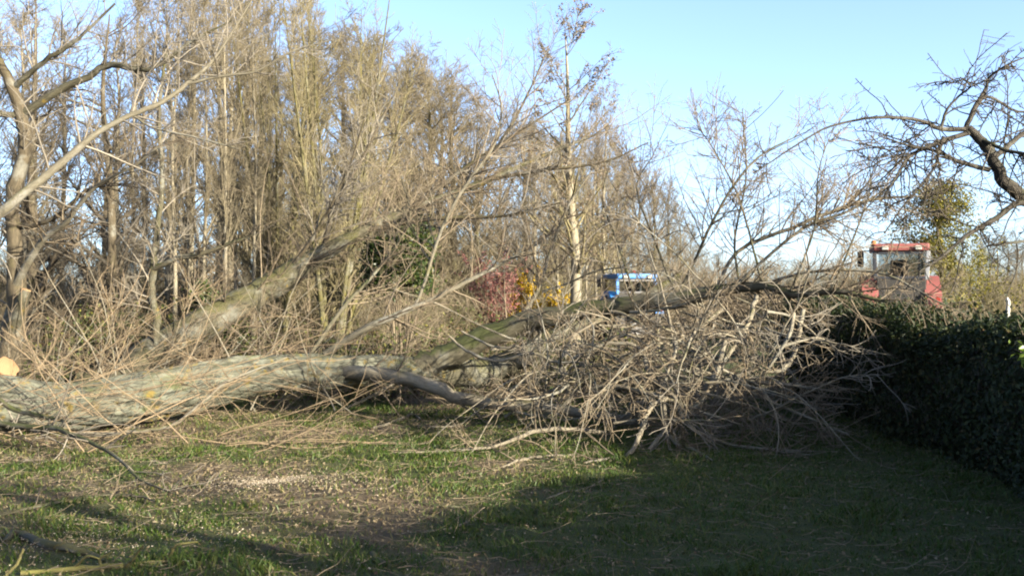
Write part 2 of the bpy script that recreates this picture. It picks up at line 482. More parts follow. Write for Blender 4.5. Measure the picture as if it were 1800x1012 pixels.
# ------------------------------------------------------------------ hedge along the right
M['hedge'] = leaf_mat('hedge_leaf', [(0.0, (0.016, 0.032, 0.010)), (0.5, (0.034, 0.062, 0.015)), (0.85, (0.065, 0.10, 0.024)), (0.96, (0.15, 0.16, 0.045)), (1.0, (0.20, 0.12, 0.05))], 0.25, 0.6)
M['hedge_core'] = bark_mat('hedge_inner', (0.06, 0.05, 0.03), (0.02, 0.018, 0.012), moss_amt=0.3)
hr = np.random.default_rng(21)
hedge = thing('hedge', 'dense dark evergreen hedge running back along the right of the lawn', 'hedge', (HEDGE_X0 + HEDGE_SLOPE * 9, 9, 0))
h0 = np.array(hedge.location)
HY0, HY1, HW, HH = -6.0, 19.0, 1.5, 1.50
def hedge_rise(y): return np.clip(.93 + (y - 8) * .021 + np.clip(7.2 - y, 0, 4.5) * .15, .93, 1.6)  # near end, out of view, raised to push its shadow further left
def hedge_surf(n, ylo, yhi, rng):
    y = ylo + (yhi - ylo) * rng.random(n)
    s = rng.random(n)                      # 0..: left face, top, right face
    per = HH * 2 + HW
    q = s * per
    z = np.where(q < HH, q, np.where(q < HH + HW, HH, per - q))
    w = np.where(q < HH, 0, np.where(q < HH + HW, q - HH, HW))
    Nn = np.where((q < HH)[:, None], [-1, 0, 0.1], np.where((q < HH + HW)[:, None], [0, 0, 1.0], [1, 0, 0.1]))
    x = HEDGE_X0 + HEDGE_SLOPE * y + w
    # rounded shoulders, lumps
    lump = (fbm(y * 0.9 + 4, z * 1.1 + w * 0.7, 3) - 0.5) * 0.5
    edge = np.minimum(np.minimum(HH - z + np.minimum(w, HW - w), 0.35), 0.35) / 0.35
    C = np.stack([x, y, z], 1)
    C = C + Nn * (lump - 0.10 * (1 - edge))[:, None]
    C[:, 2] = C[:, 2] + np.where(z > HH * 0.8, (fbm(y * 0.5, y * 0 + 3, 2) - 0.5) * 0.25, 0)
    C = C - Nn * (np.abs(rng.normal(size=n)) * 0.13)[:, None] + rng.normal(size=(n, 3)) * 0.03
    C[:, 2] = np.maximum(C[:, 2] * hedge_rise(y), 0.02)
    return C, Nn
Cn, Nn = hedge_surf(84000, 5.0, HY1, hr)
link('foliage', leaf_mesh('hedge_foliage', Cn - h0, 0.058, M['hedge'], hr, N=Nn, aspect=0.6), hedge)
Cn, Nn = hedge_surf(26000, HY0, 6.0, hr)
link('foliage', leaf_mesh('hedge_foliage_near', Cn - h0, 0.085, M['hedge'], hr, N=Nn, aspect=0.6), hedge)
# solid dark core standing in for the shaded inside, blocks sight and sun
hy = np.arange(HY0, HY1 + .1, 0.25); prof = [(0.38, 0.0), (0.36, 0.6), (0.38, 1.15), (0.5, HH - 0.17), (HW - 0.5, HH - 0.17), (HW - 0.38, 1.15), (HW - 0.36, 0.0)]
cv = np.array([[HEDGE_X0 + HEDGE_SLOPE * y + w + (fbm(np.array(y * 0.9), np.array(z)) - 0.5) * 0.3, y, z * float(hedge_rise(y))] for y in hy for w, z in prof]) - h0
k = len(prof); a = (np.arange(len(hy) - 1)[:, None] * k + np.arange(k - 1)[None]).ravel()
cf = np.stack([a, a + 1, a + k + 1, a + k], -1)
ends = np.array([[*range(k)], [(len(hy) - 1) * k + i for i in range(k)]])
link('solid_core', make_mesh('hedge_core', cv, [cf, ends], M['hedge_core'], bk=cv, smooth=False), hedge)
# straggling shoots out of the top and face
n = 330
y = 5 + 14 * hr.random(n); w = hr.random(n) * HW
p0 = np.stack([HEDGE_X0 + HEDGE_SLOPE * y + w, y, (HH - 0.1) * hedge_rise(y)], 1)
sh = grow(p0, np.stack([hr.normal(size=n) * .5 - .2, hr.normal(size=n) * .5, np.ones(n)], 1), 0.2 + 0.35 * hr.random(n) ** 2, np.full(n, .004), np.full(n, .002), 5, .12, (0, 0, 0), .05, hr)
sh.pts -= h0
link('shoots', tube_mesh('hedge_shoots', sh, M['twig']), hedge)
idx = np.repeat(np.arange(n), 5); pp, _, _ = sample(sh, idx, 0.2 + 0.8 * hr.random(len(idx)))
link('shoot_leaves', leaf_mesh('hedge_shoot_leaves', pp + hr.normal(size=pp.shape) * .02, 0.05, M['hedge'], hr), hedge)
# sprig coloured as if sunlit, near the right border
c = P(1787, 630, 8.3)
st = path([(*(c + [0.5, 0.1, -0.12] - h0), .006), (*(c + [0.2, 0, -0.02] - h0), .005), (*(c + [-0.03, -0.02, 0.08] - h0), .003)], 8)
link('sprig_stem', tube_mesh('sprig_stem', st, M['twig'], 5), hedge)
pp, _, _ = sample(st, np.zeros(34, int), 0.35 + 0.65 * hr.random(34))
M['sprig'] = leaf_mat('sprig_lit_leaf', [(0, (0.22, 0.40, 0.05)), (1, (0.5, 0.65, 0.12))], 0.4, 0.4)  # sunlight put into the leaf colour, brighter than the hedge leaves
link('sprig', leaf_mesh('sprig_leaves', pp + hr.normal(size=pp.shape) * .045, 0.062, M['sprig'], hr), hedge)

# ------------------------------------------------------------------ standing trees: prototypes
def tree_poplar(seed, H=12.0, r=0.13, nb=60, tmin=0.20, ang=38, spread=0.30, twig=12, mat='poplar', tmat='woodtwig', dens=1.0, sub=6.0, ln=(0.18, 0.32), trop=0.06, lean=0.02):
    rg = np.random.default_rng(seed)
    tr = path([(0, 0, -0.3, r * 1.35), (rg.normal() * lean * 2, rg.normal() * lean * 2, H * .25, r * .95), (rg.normal() * lean * 4, rg.normal() * lean * 4, H * .55, r * .65), (rg.normal() * lean * 6, rg.normal() * lean * 6, H * .8, r * .35), (rg.normal() * lean * 7, rg.normal() * lean * 7, H, .008)], 26)
    k = dict(floor=False)
    b1 = kids(tr, nb, rg, (tmin, .97), ang, 9, (ln[0] * H, ln[1] * H), 'abs', .62, .45, .006, 8, .07, (0, 0, trop), .025, 0, .008, **k)
    b2 = kids(b1, twig * dens, rg, (.12, 1), 42, 12, (.25, .55), 'rel', .45, .5, .004, 5, .09, (0, 0, trop * .8), .03, 0, .0085, **k)
    b3 = kids(b2, sub * dens, rg, (.15, 1), 42, 14, (.3, .7), 'rel', .4, .6, .0035, 3, .1, (0, 0, trop * .7), .03, 0, .0065, **k)
    return dict(trunk=[(tr, 9)], crown=[(b1, 4), (b2, 3), (b3, 3)], mat=mat, tmat=tmat, H=H, b=(b1, b2, b3), rg=rg)

def tree_multi(seed, H=12.0):
    rg = np.random.default_rng(seed)
    stems = []
    for i in range(8):
        a = i / 8 * 2 * pi + rg.normal() * .3; o = .55 + 1.7 * rg.random()
        hh = H * (.75 + .3 * rg.random()); rr = .06 + .035 * rg.random()
        stems.append(path([(cos(a) * .15, sin(a) * .15, -.3, rr * 1.3), (cos(a) * o * .35, sin(a) * o * .35, hh * .25, rr), (cos(a) * o * .75 + rg.normal() * .15, sin(a) * o * .75 + rg.normal() * .15, hh * .6, rr * .6), (cos(a) * o * 1.2, sin(a) * o * 1.2, hh, .008)], 22))
    tr = cat(stems)
    b1 = kids(tr, 24, rg, (.2, .97), 34, 9, (1.3, 3.2), 'abs', .5, .5, .006, 8, .06, (0, 0, .06), .025, 0, .01, floor=False)
    b2 = kids(b1, 8, rg, (.12, 1), 40, 12, (.3, .55), 'rel', .4, .55, .004, 5, .08, (0, 0, .05), .03, 0, .007, floor=False)
    b3 = kids(b2, 4, rg, (.15, 1), 40, 14, (.35, .7), 'rel', .4, .65, .003, 3, .1, (0, 0, .04), .03, 0, .0052, floor=False)
    return dict(trunk=[(tr, 8)], crown=[(b1, 4), (b2, 3), (b3, 3)], mat='olive', tmat='olivetwig', H=H, b=(b1, b2, b3), rg=rg)

def tree_spread(seed, H=11.0, r=.16, mat='brown', tmat='darktwig'):
    rg = np.random.default_rng(seed)
    tr = path([(0, 0, -.3, r * 1.3), (.1, 0, H * .2, r), (.05, .1, H * .45, r * .75), (-.2, .1, H * .7, r * .45), (0, 0, H * .92, .02)], 22)
    b1 = kids(tr, 26, rg, (.14, .96), 58, 12, (2.2, 4.6), 'abs', .45, .5, .01, 10, .13, (0, 0, .03), .05, 0, .02, floor=False)
    b2 = kids(b1, 13, rg, (.1, 1), 48, 14, (.25, .55), 'rel', .4, .55, .004, 7, .13, (0, 0, .03), .05, 0, .007, floor=False)
    b3 = kids(b2, 9, rg, (.1, 1), 46, 14, (.25, .6), 'rel', .4, .6, .003, 3, .12, (0, 0, .02), .05, 0, .0055, floor=False)
    return dict(trunk=[(tr, 9)], crown=[(b1, 5), (b2, 3), (b3, 3)], mat=mat, tmat=tmat, H=H, b=(b1, b2, b3), rg=rg)

def build_proto(spec, name):
    sp = spec
    tm = tube_mesh(name + '_trunk', [x for x, _ in sp['trunk']], M[sp['mat']], [s for _, s in sp['trunk']], .12)
    cm = tube_mesh(name + '_crown', [x for x, _ in sp['crown']], M[sp['tmat']], [s for _, s in sp['crown']])
    zz = np.concatenate([x.pts[..., 2].ravel() for x, _ in sp['crown']])
    return dict(trunk=tm, crown=cm, H=float(np.percentile(zz, 99.6)), extra=[])

protos = {}
protos['poplar'] = build_proto(tree_poplar(101), 'poplar_a')
protos['poplar2'] = build_proto(tree_poplar(102, r=.11, nb=54, ang=32, tmin=.25), 'poplar_b')
protos['brown'] = build_proto(tree_poplar(103, r=.16, nb=74, tmin=.08, ang=50, mat='brown', tmat='woodtwig', ln=(.24, .40), dens=1.15, trop=.05), 'brown_a')
protos['brown2'] = build_proto(tree_poplar(104, r=.15, nb=70, tmin=.10, ang=46, mat='olive', tmat='woodtwig', ln=(.22, .42), dens=1.1, trop=.07), 'brown_b')
protos['multi'] = build_proto(tree_multi(105), 'multi')
protos['spread'] = build_proto(tree_spread(106), 'spread')
sp = tree_poplar(107, r=.15, nb=46, tmin=.2, ang=38, twig=8, sub=3.6, ln=(.22, .36), mat='poplar', tmat='olivetwig')
protos['catkin'] = build_proto(sp, 'catkin')
rg = sp['rg']; b2 = sp['b'][1]
nn_ = 1000; idx = rg.integers(0, b2.n, nn_); pp, _, _ = sample(b2, idx, .3 + .7 * rg.random(nn_))
cl = np.repeat(pp, 3, 0) + rg.normal(size=(nn_ * 3, 3)) * .05
M['catkin'] = leaf_mat('brown_catkin', [(0, (0.22, 0.16, 0.11)), (1, (0.42, 0.31, 0.20))], .1)
protos['catkin']['extra'].append(('catkins', leaf_mesh('catkins', cl, .085, M['catkin'], rg)))

LAB = {
    'poplar': ('slender bare poplar with a pale straight trunk in the wood', 'tree', 'pale poplars in the wood'),
    'brown': ('bushy bare tree with dense tan twigs in the wood edge', 'tree', 'dense twiggy trees of the wood edge'),
    'row': ('bare tan tree in the row receding behind the blue tractor', 'tree', 'trees of the receding row'),
    'far': ('distant bare tree beyond the green field on the right', 'tree', 'distant trees beyond the field'),
}
NAMES = {'poplar': 'poplar_tree', 'poplar2': 'poplar_tree', 'brown': 'bare_tree', 'brown2': 'bare_tree', 'multi': 'multi_stem_tree', 'spread': 'bare_tree', 'catkin': 'poplar_tree'}
tr_r = np.random.default_rng(55)
def plant(kind, px, d, top, lab, wide=1.0, rz=None, dx=0):
    pr = protos[kind]
    x = (px - 900) / F * d; h = EYE + (HZ - top) / F * d
    z = float(ground_h(x, d))
    s = (h - z) / pr['H']
    if isinstance(lab, str): lab = LAB[lab]
    w = s * wide
    o = thing(NAMES[kind], lab[0], lab[1], (x, d, z), tr_r.random() * 6.28 if rz is None else rz, lab[2] if len(lab) > 2 else None, (w, w, s))
    link('trunk', pr['trunk'], o); link('crown', pr['crown'], o)
    for nme, me in pr['extra']: link(nme, me, o)
    return o

# front of the wood, told apart by shape and place
plant('multi', 585, 25, -70, ('olive-green tree of many fanned stems rising behind the leaning trunk', 'tree'), .95, 0.4)
plant('multi', 490, 27.5, -40, ('smaller many-stemmed tree left of the olive fanned tree', 'tree'), .75, 2.0)
plant('catkin', 1008, 34, -5, ('tall poplar with brown catkins and a whitish trunk against the sky', 'tree'), 1.3, 1.0)
plant('catkin', 1062, 35.5, 120, ('pale poplar just right of the catkin tree, close to the blue tractor', 'tree'), .75, 2.5)
plant('poplar2', 1046, 36.5, 150, ('pale thin poplar squeezed between the two catkin poplars', 'tree'), .6, 4.1)
plant('spread', 190, 24, -60, ('dark spreading tree with tangled limbs in the left wood', 'tree'), .9, 0.3)
plant('spread', 60, 27, -90, ('dark crooked tree behind the standing trunk at the left edge', 'tree'), .9, 2.4)
# pale poplars
for px, d, top in [(300, 31, -60), (338, 36, -30), (384, 29, -90), (404, 38, -20), (432, 33, -60), (458, 40, 0), (520, 34, -20), (250, 38, -30), (205, 42, 20), (110, 41, 20), (40, 37, -20), (-60, 34, -40), (-140, 38, -40), (640, 36, 40), (548, 43, 20), (-10, 45, 40), (720, 45, 120), (940, 44, 200), (978, 42, 230)]:
    plant('poplar' if tr_r.random() < .5 else 'poplar2', px, d, top, 'poplar', .8 + .3 * tr_r.random())
for px, d, top in [(306, 25, -80), (330, 28, -60), (361, 26, -40), (394, 24, -90), (416, 27.5, -30), (446, 26, -60), (474, 30, -20), (540, 29, -40), (1030, 40, 200), (1080, 44, 240), (1112, 48, 260), (235, 29, -50), (930, 38, 210)]:
    plant('poplar2', px, d, top, 'poplar', .5 + .15 * tr_r.random())
# dense twiggy mass
for px, d, top in [(560, 41, 25), (610, 43, 45), (655, 45, 60), (705, 44, 72), (755, 46, 84), (800, 47, 118), (838, 48, 165), (880, 50, 190), (925, 50, 205), (965, 52, 225), (690, 54, 90), (770, 55, 100),
                   (490, 48, 110), (410, 52, 150), (300, 56, 170), (180, 58, 190), (60, 56, 180), (-60, 54, 170), (-180, 50, 100), (-280, 48, 60)]:
    plant('brown' if tr_r.random() < .5 else 'brown2', px, d, top, 'brown', 1.0 + .25 * tr_r.random())
for px, d, top in [(1010, 55, 235), (1050, 57, 236), (1085, 60, 255), (1120, 63, 275), (1150, 67, 290), (1175, 72, 310), (1196, 80, 350), (1214, 90, 390), (1228, 102, 425), (1240, 118, 445), (985, 60, 240), (1100, 70, 300)]:
    plant('brown' if tr_r.random() < .5 else 'brown2', px, d, top, 'row', .8 + .2 * tr_r.random())
for px, d, top in [(1690, 105, 440), (1722, 96, 415), (1752, 110, 400), (1785, 92, 385), (1815, 105, 395), (1860, 95, 380), (1920, 110, 400), (1985, 100, 390), (1480, 120, 462), (1410, 130, 470), (1350, 115, 455), (1295, 125, 462), (1262, 110, 440), (1530, 125, 470), (1450, 140, 478), (1600, 120, 460), (1560, 62, 428), (1592, 66, 418), (1535, 70, 440), (1670, 80, 425), (1706, 84, 410), (1738, 78, 428), (1770, 86, 405), (1800, 76, 415), (1835, 80, 400)]:
    plant('spread' if tr_r.random() < .6 else 'brown', px, d, top, 'far', 1.1)

def tree_bush(seed, H=4.0):
    rg = np.random.default_rng(seed); n = 26; a = rg.random(n) * 6.28
    st = grow(np.stack([np.cos(a) * .25, np.sin(a) * .25, np.full(n, -.1)], 1), np.stack([np.cos(a) * .55, np.sin(a) * .55, np.ones(n)], 1), H * (.6 + .5 * rg.random(n)), np.full(n, .022), np.full(n, .006), 10, .06, (0, 0, .03), .03, rg, False)
    b2 = kids(st, 16, rg, (.08, 1), 42, 12, (.18, .42), 'rel', .3, .5, .004, 6, .1, (0, 0, .02), .04, 0, .008, floor=False)
    b3 = kids(b2, 7, rg, (.1, 1), 44, 14, (.3, .65), 'rel', .3, .6, .003, 3, .1, (0, 0, .02), .04, 0, .006, floor=False)
    return st, b2, b3
bush = []
for sd_, mt_ in ((120, 'woodtwig'), (121, 'olivetwig'), (122, 'twig')):
    st, b2, b3 = tree_bush(sd_)
    bush.append((tube_mesh('bush_stems', st, M['olive'], 5), tube_mesh('bush_twigs', [b2, b3], M[mt_], 3)))
ur = np.random.default_rng(123)
UL = ('bare twiggy understorey shrub filling the foot of the wood', 'shrub', 'understorey shrubs of the wood')
for i in range(64):
    if i < 46: px = -220 + 1180 * (i + .6 * ur.random()) / 46; d = 29 + 16 * ur.random()
    else: px = 960 + 260 * (i - 46 + ur.random()) / 18; d = 42 + 26 * ur.random()
    xx = (px - 900) / F * d; zz = float(ground_h(xx, d))
    if d < 41 and 770 < px < 1180: d = 42 + 6 * ur.random(); xx = (px - 900) / F * d
    sc = .5 + .5 * ur.random()
    o = thing('bare_shrub', UL[0], UL[1], (xx, d, zz), 6.28 * ur.random(), UL[2], (sc * 1.15, sc * 1.15, sc))
    m_ = bush[ur.integers(0, 3)]
    link('stem', m_[0], o); link('twigs', m_[1], o)

for px, d, sc in ((1488, 40, .95), (1520, 37, .85), (1552, 41, 1.0), (1580, 38, .95), (1608, 45, 1.0), (1735, 48, .85), (1450, 46, .85), (1420, 52, .9), (1385, 47, .85), (1350, 55, 1.0), (1318, 50, .9), (1290, 58, 1.0), (1262, 48, .85), (1235, 54, 1.0), (1475, 60, 1.0), (1370, 64, 1.1), (1300, 66, 1.1), (1790, 50, .8)):
    o = thing('bare_shrub', 'bare twiggy shrub in the scrub between and behind the two tractors', 'shrub', ((px - 900) / F * d, d, 0), 6.28 * ur.random(), 'shrubs behind the tractors', (sc, sc, sc))
    m_ = bush[ur.integers(0, 3)]
    link('stem', m_[0], o); link('twigs', m_[1], o)

# ------------------------------------------------------------------ evergreen and flowering shrubs
def shrub(name, label, cat_, px, d, w_px, top, base, mat, n, size, seed, shape='dome', stems=14, blossoms=None, group=None, twm='twig'):
    rg = np.random.default_rng(seed)
    x = (px - 900) / F * d
    w = w_px / F * d / 2; h = EYE + (HZ - top) / F * d
    zb = float(ground_h(x, d))
    o = thing(name, label, cat_, (x, d, zb), 0, group)
    # stems
    a = rg.random(stems) * 6.28
    st = grow(np.stack([np.cos(a) * .1 * w, np.sin(a) * .1 * w, np.full(stems, -.1)], 1), np.stack([np.cos(a) * w * .7, np.sin(a) * w * .7, np.full(stems, h)], 1), h * (.75 + .3 * rg.random(stems)), np.full(stems, .02), np.full(stems, .005), 9, .05, (0, 0, .03), .02, rg, False)
    s2 = kids(st, 9, rg, (.2, 1), 38, 12, (.2, .45), 'rel', .3, .5, .003, 5, .1, (0, 0, .04), .04, 0, .005, floor=False)
    link('stems', tube_mesh(name + '_stems', [st, s2], M[twm], [4, 3]), o)
    if shape == 'dome':
        # clumps on the surface of an uneven crown
        nc = max(12, n // 130)
        u = norm(rg.normal(size=(nc, 3))); u[:, 2] = np.abs(u[:, 2]) * 1.0
        zc = base * h + (h - base * h) * .5
        rad = (.55 + .5 * rg.random((nc, 1)))
        cc = u * rad * np.array([w, w, (h - base * h) * .75]) + [0, 0, base * h]
        C = np.repeat(cc, n // nc, 0) + rg.normal(size=(nc * (n // nc), 3)) * np.array([w, w, (h - base * h) * .5]) * .16
    else:
        ix = rg.integers(0, s2.n, n); C, _, _ = sample(s2, ix, .2 + .8 * rg.random(n)); C = C + rg.normal(size=C.shape) * .04
    C[:, 2] = np.maximum(C[:, 2], .02)
    link('foliage' if not blossoms else 'blossom', leaf_mesh(name + '_leaves', C, size, mat, rg), o)
    return o
M['evergreen'] = leaf_mat('evergreen_leaf', [(0, (0.03, 0.06, 0.016)), (.6, (0.08, 0.14, 0.03)), (1, (0.22, 0.24, 0.055))], .2, .4)
M['ivyyellow'] = leaf_mat('yellow_ivy_leaf', [(0, (0.10, 0.11, 0.02)), (.5, (0.30, 0.28, 0.035)), (1, (0.50, 0.42, 0.05))], .25, .5)
M['pink'] = leaf_mat('pink_blossom', [(0, (0.55, 0.20, 0.19)), (1, (0.72, 0.36, 0.32))], .3, .7)
M['yellow'] = leaf_mat('yellow_blossom', [(0, (0.95, 0.58, 0.01)), (1, (1.15, 0.80, 0.04))], .3, .7)
shrub('evergreen_bush', 'small dark evergreen bush above the leafy bank at the left', 'bush', 372, 18.6, 90, 468, .45, M['evergreen'], 4200, .075, 301)
shrub('evergreen_tree', 'dark ivy-green evergreen half hidden behind the leaning trunk', 'tree', 700, 20.4, 125, 362, .50, M['evergreen'], 12000, .085, 302)
shrub('flowering_shrub', 'pink blossoming shrub in the garden behind the brush', 'shrub', 868, 37, 95, 452, .1, M['pink'], 5200, .085, 303, 'twig', 24, True)
shrub('forsythia_shrub', 'taller yellow flowering shrub right beside the pink one', 'shrub', 918, 38, 34, 476, .2, M['yellow'], 1900, .11, 304, 'twig', 12, True)
shrub('forsythia_shrub', 'low yellow flowering shrub left of the pale poplars', 'shrub', 985, 37.5, 46, 505, .1, M['yellow'], 1900, .11, 305, 'twig', 12, True)

# yellow-green ivy covered tree behind the red tractor
def ivy_tree(px, d, top, seed, label):
    rg = np.random.default_rng(seed)
    x = (px - 900) / F * d; h = EYE + (HZ - top) / F * d
    o = thing('ivy_clad_tree', label, 'tree', (x, d, 0))
    tr = path([(0, 0, -.3, .25), (.1, 0, h * .4, .17), (-.05, 0, h * .8, .09), (0, 0, h * 1.03, .02)], 20)
    b1 = kids(tr, 22, rg, (.2, .95), 60, 12, (.9, 2.1), 'abs', .5, .4, .01, 8, .1, (0, 0, .04), .04, 0, .02, floor=False)
    b2 = kids(b1, 10, rg, (.2, 1), 45, 12, (.3, .6), 'rel', .4, .5, .003, 5, .1, (0, 0, .03), .04, 0, .006, floor=False)
    link('trunk', tube_mesh('ivy_trunk', tr, M['brown'], 10, .15), o)
    link('crown', tube_mesh('ivy_branches', [b1, b2], M['twig'], [4, 3]), o)
    t = .22 + .78 * rg.random(240) ** 1.2; c, _, _ = sample(tr, np.zeros(240, int), t)
    c = c + rg.normal(size=c.shape) * np.array([1.25, 1.25, .35]) * (1.2 - .85 * t)[:, None]
    e = rg.integers(0, b1.n, 90); c2, _, _ = sample(b1, e, .3 + .7 * rg.random(90))
    C = np.concatenate([c, c2])
    C = np.repeat(C, 60, 0) + rg.normal(size=(len(C) * 60, 3)) * .17
    link('ivy', leaf_mesh('ivy_leaves', C, .10, M['ivyyellow'], rg), o)
ivy_tree(1652, 42, 332, 310, 'yellow-green ivy-clad tree standing behind the red tractor')

# hedgerow far across the field
def hedgerow(px0, px1, d, top, seed, label):
    rg = np.random.default_rng(seed)
    x0 = (px0 - 900) / F * d; x1 = (px1 - 900) / F * d; h = EYE + (HZ - top) / F * d
    o = thing('hedgerow', label, 'hedge', ((x0 + x1) / 2, d, 0))
    n = int((x1 - x0) * 5)
    p0 = np.stack([(rg.random(n) - .5) * (x1 - x0), rg.normal(size=n) * .6, np.zeros(n)], 1)
    hh = h * (.55 + .5 * rg.random(n)) * (.7 + .6 * fbm(p0[:, 0] * .12 + seed, p0[:, 0] * 0, 3))
    st = grow(p0, np.stack([rg.normal(size=n) * .3, rg.normal(size=n) * .3, np.ones(n)], 1), hh, np.full(n, .03), np.full(n, .01), 7, .08, (0, 0, .03), .03, rg, False)
    s2 = kids(st, 14, rg, (.05, 1), 42, 12, (.2, .5), 'rel', .3, .5, .005, 4, .1, (0, 0, .03), .04, 0, .012, floor=False)
    link('stems', tube_mesh('hedgerow_stems', [st, s2], M['twig'], [3, 3]), o)
    m = n * 30; ix = rg.integers(0, s2.n, m); C, _, _ = sample(s2, ix, rg.random(m))
    link('foliage', leaf_mesh('hedgerow_leaves', C + rg.normal(size=C.shape) * .15, .20, M['undergrowth'], rg), o)
M['undergrowth'] = leaf_mat('undergrowth_leaf', [(0, (0.09, 0.06, 0.035)), (.28, (0.24, 0.16, 0.085)), (.42, (0.06, 0.085, 0.022)), (.8, (0.15, 0.19, 0.045)), (1, (0.38, 0.35, 0.08))], .2, .6)
hedgerow(1150, 1640, 78, 480, 401, 'low scrubby hedgerow far behind the brush between the two tractors')
hedgerow(1640, 2150, 84, 488, 402, 'low scrubby hedgerow on the far side of the green field')
hedgerow(760, 1090, 60, 500, 403, 'low scrub at the foot of the wood behind the flowering shrubs')

# ------------------------------------------------------------------ tractors
import bmesh
def bm_box(bm, c, s, rot=None, bev=0.0):
    r = bmesh.ops.create_cube(bm, size=1.0)
    vv = r['verts']
    for v in vv: v.co = Vector((v.co.x * s[0], v.co.y * s[1], v.co.z * s[2]))
    if bev:
        ed = list({e for v in vv for e in v.link_edges})
        bb = bmesh.ops.bevel(bm, geom=ed, offset=bev, segments=2, affect='EDGES', profile=.6)
        vv = list({v for f in bb['faces'] for v in f.verts} | {v for v in vv if v.is_valid})
    if rot is not None:
        from mathutils import Euler
        bmesh.ops.rotate(bm, verts=vv, cent=(0, 0, 0), matrix=Euler(rot).to_matrix())
    bmesh.ops.translate(bm, verts=vv, vec=c)
def bm_obj(name, bm, mat, parent):
    me = bpy.data.meshes.new(name); bm.to_mesh(me); bm.free(); me.materials.append(mat)
    return link(name, me, parent)
def boxes(name, lst, mat, parent, bev=0.02):
    bm = bmesh.new()
    for it in lst: bm_box(bm, it[0], it[1], it[2] if len(it) > 2 else None, bev)
    return bm_obj(name, bm, mat, parent)
def lathe(name, prof, mat, parent, axis='x', loc=(0, 0, 0), seg=28):
    V, Fc = [], []
    for i in range(seg):
        a = i / seg * 2 * pi
        for w, r in prof:
            V.append((w, r * cos(a), r * sin(a)) if axis == 'x' else (r * cos(a), r * sin(a), w))
    k = len(prof)
    for i in range(seg):
        for j in range(k - 1):
            a = i * k + j; b = ((i + 1) % seg) * k + j
            Fc.append((a, b, b + 1, a + 1))
    me = bpy.data.meshes.new(name); me.from_pydata(V, [], Fc); me.update(); me.materials.append(mat)
    for p in me.polygons: p.use_smooth = True
    o = link(name, me, parent); o.location = loc
    return o

M['red'] = paint_mat('faded_red_paint', (0.46, 0.11, 0.095), .7, amt=.6)
M['blue'] = paint_mat('blue_paint', (0.03, 0.30, 0.85), .6, amt=.25)
M['black'] = paint_mat('black_rubber', (0.018, 0.018, 0.018), .8, amt=.5)
M['grey'] = paint_mat('grey_metal', (0.12, 0.12, 0.125), .5, amt=.4)
M['pillar_reflection'] = paint_mat('pillar_reflection_paint', (0.50, 0.52, 0.56), .35, amt=.15)  # pale sky reflection on the post, put into its paint colour
M['pillar_dark'] = paint_mat('dark_pillar', (0.05, 0.055, 0.07), .4, amt=.2)
M['amber'] = paint_mat('amber_lens', (0.85, 0.28, 0.03), .25, amt=.0)
M['lamp'] = paint_mat('lamp_glass', (0.75, 0.75, 0.70), .2, amt=.1)
M['redlamp'] = paint_mat('red_lens', (0.6, 0.03, 0.02), .25, amt=.0)
gm, gn, gl, gb = new_mat('cab_glass'); gb.inputs['Base Color'].default_value = (.42, .46, .47, 1); gb.inputs['Roughness'].default_value = .03
gb.inputs['Transmission Weight'].default_value = 1.0; gb.inputs['IOR'].default_value = 1.1; gb.inputs['Specular IOR Level'].default_value = .5
M['glass'] = gm

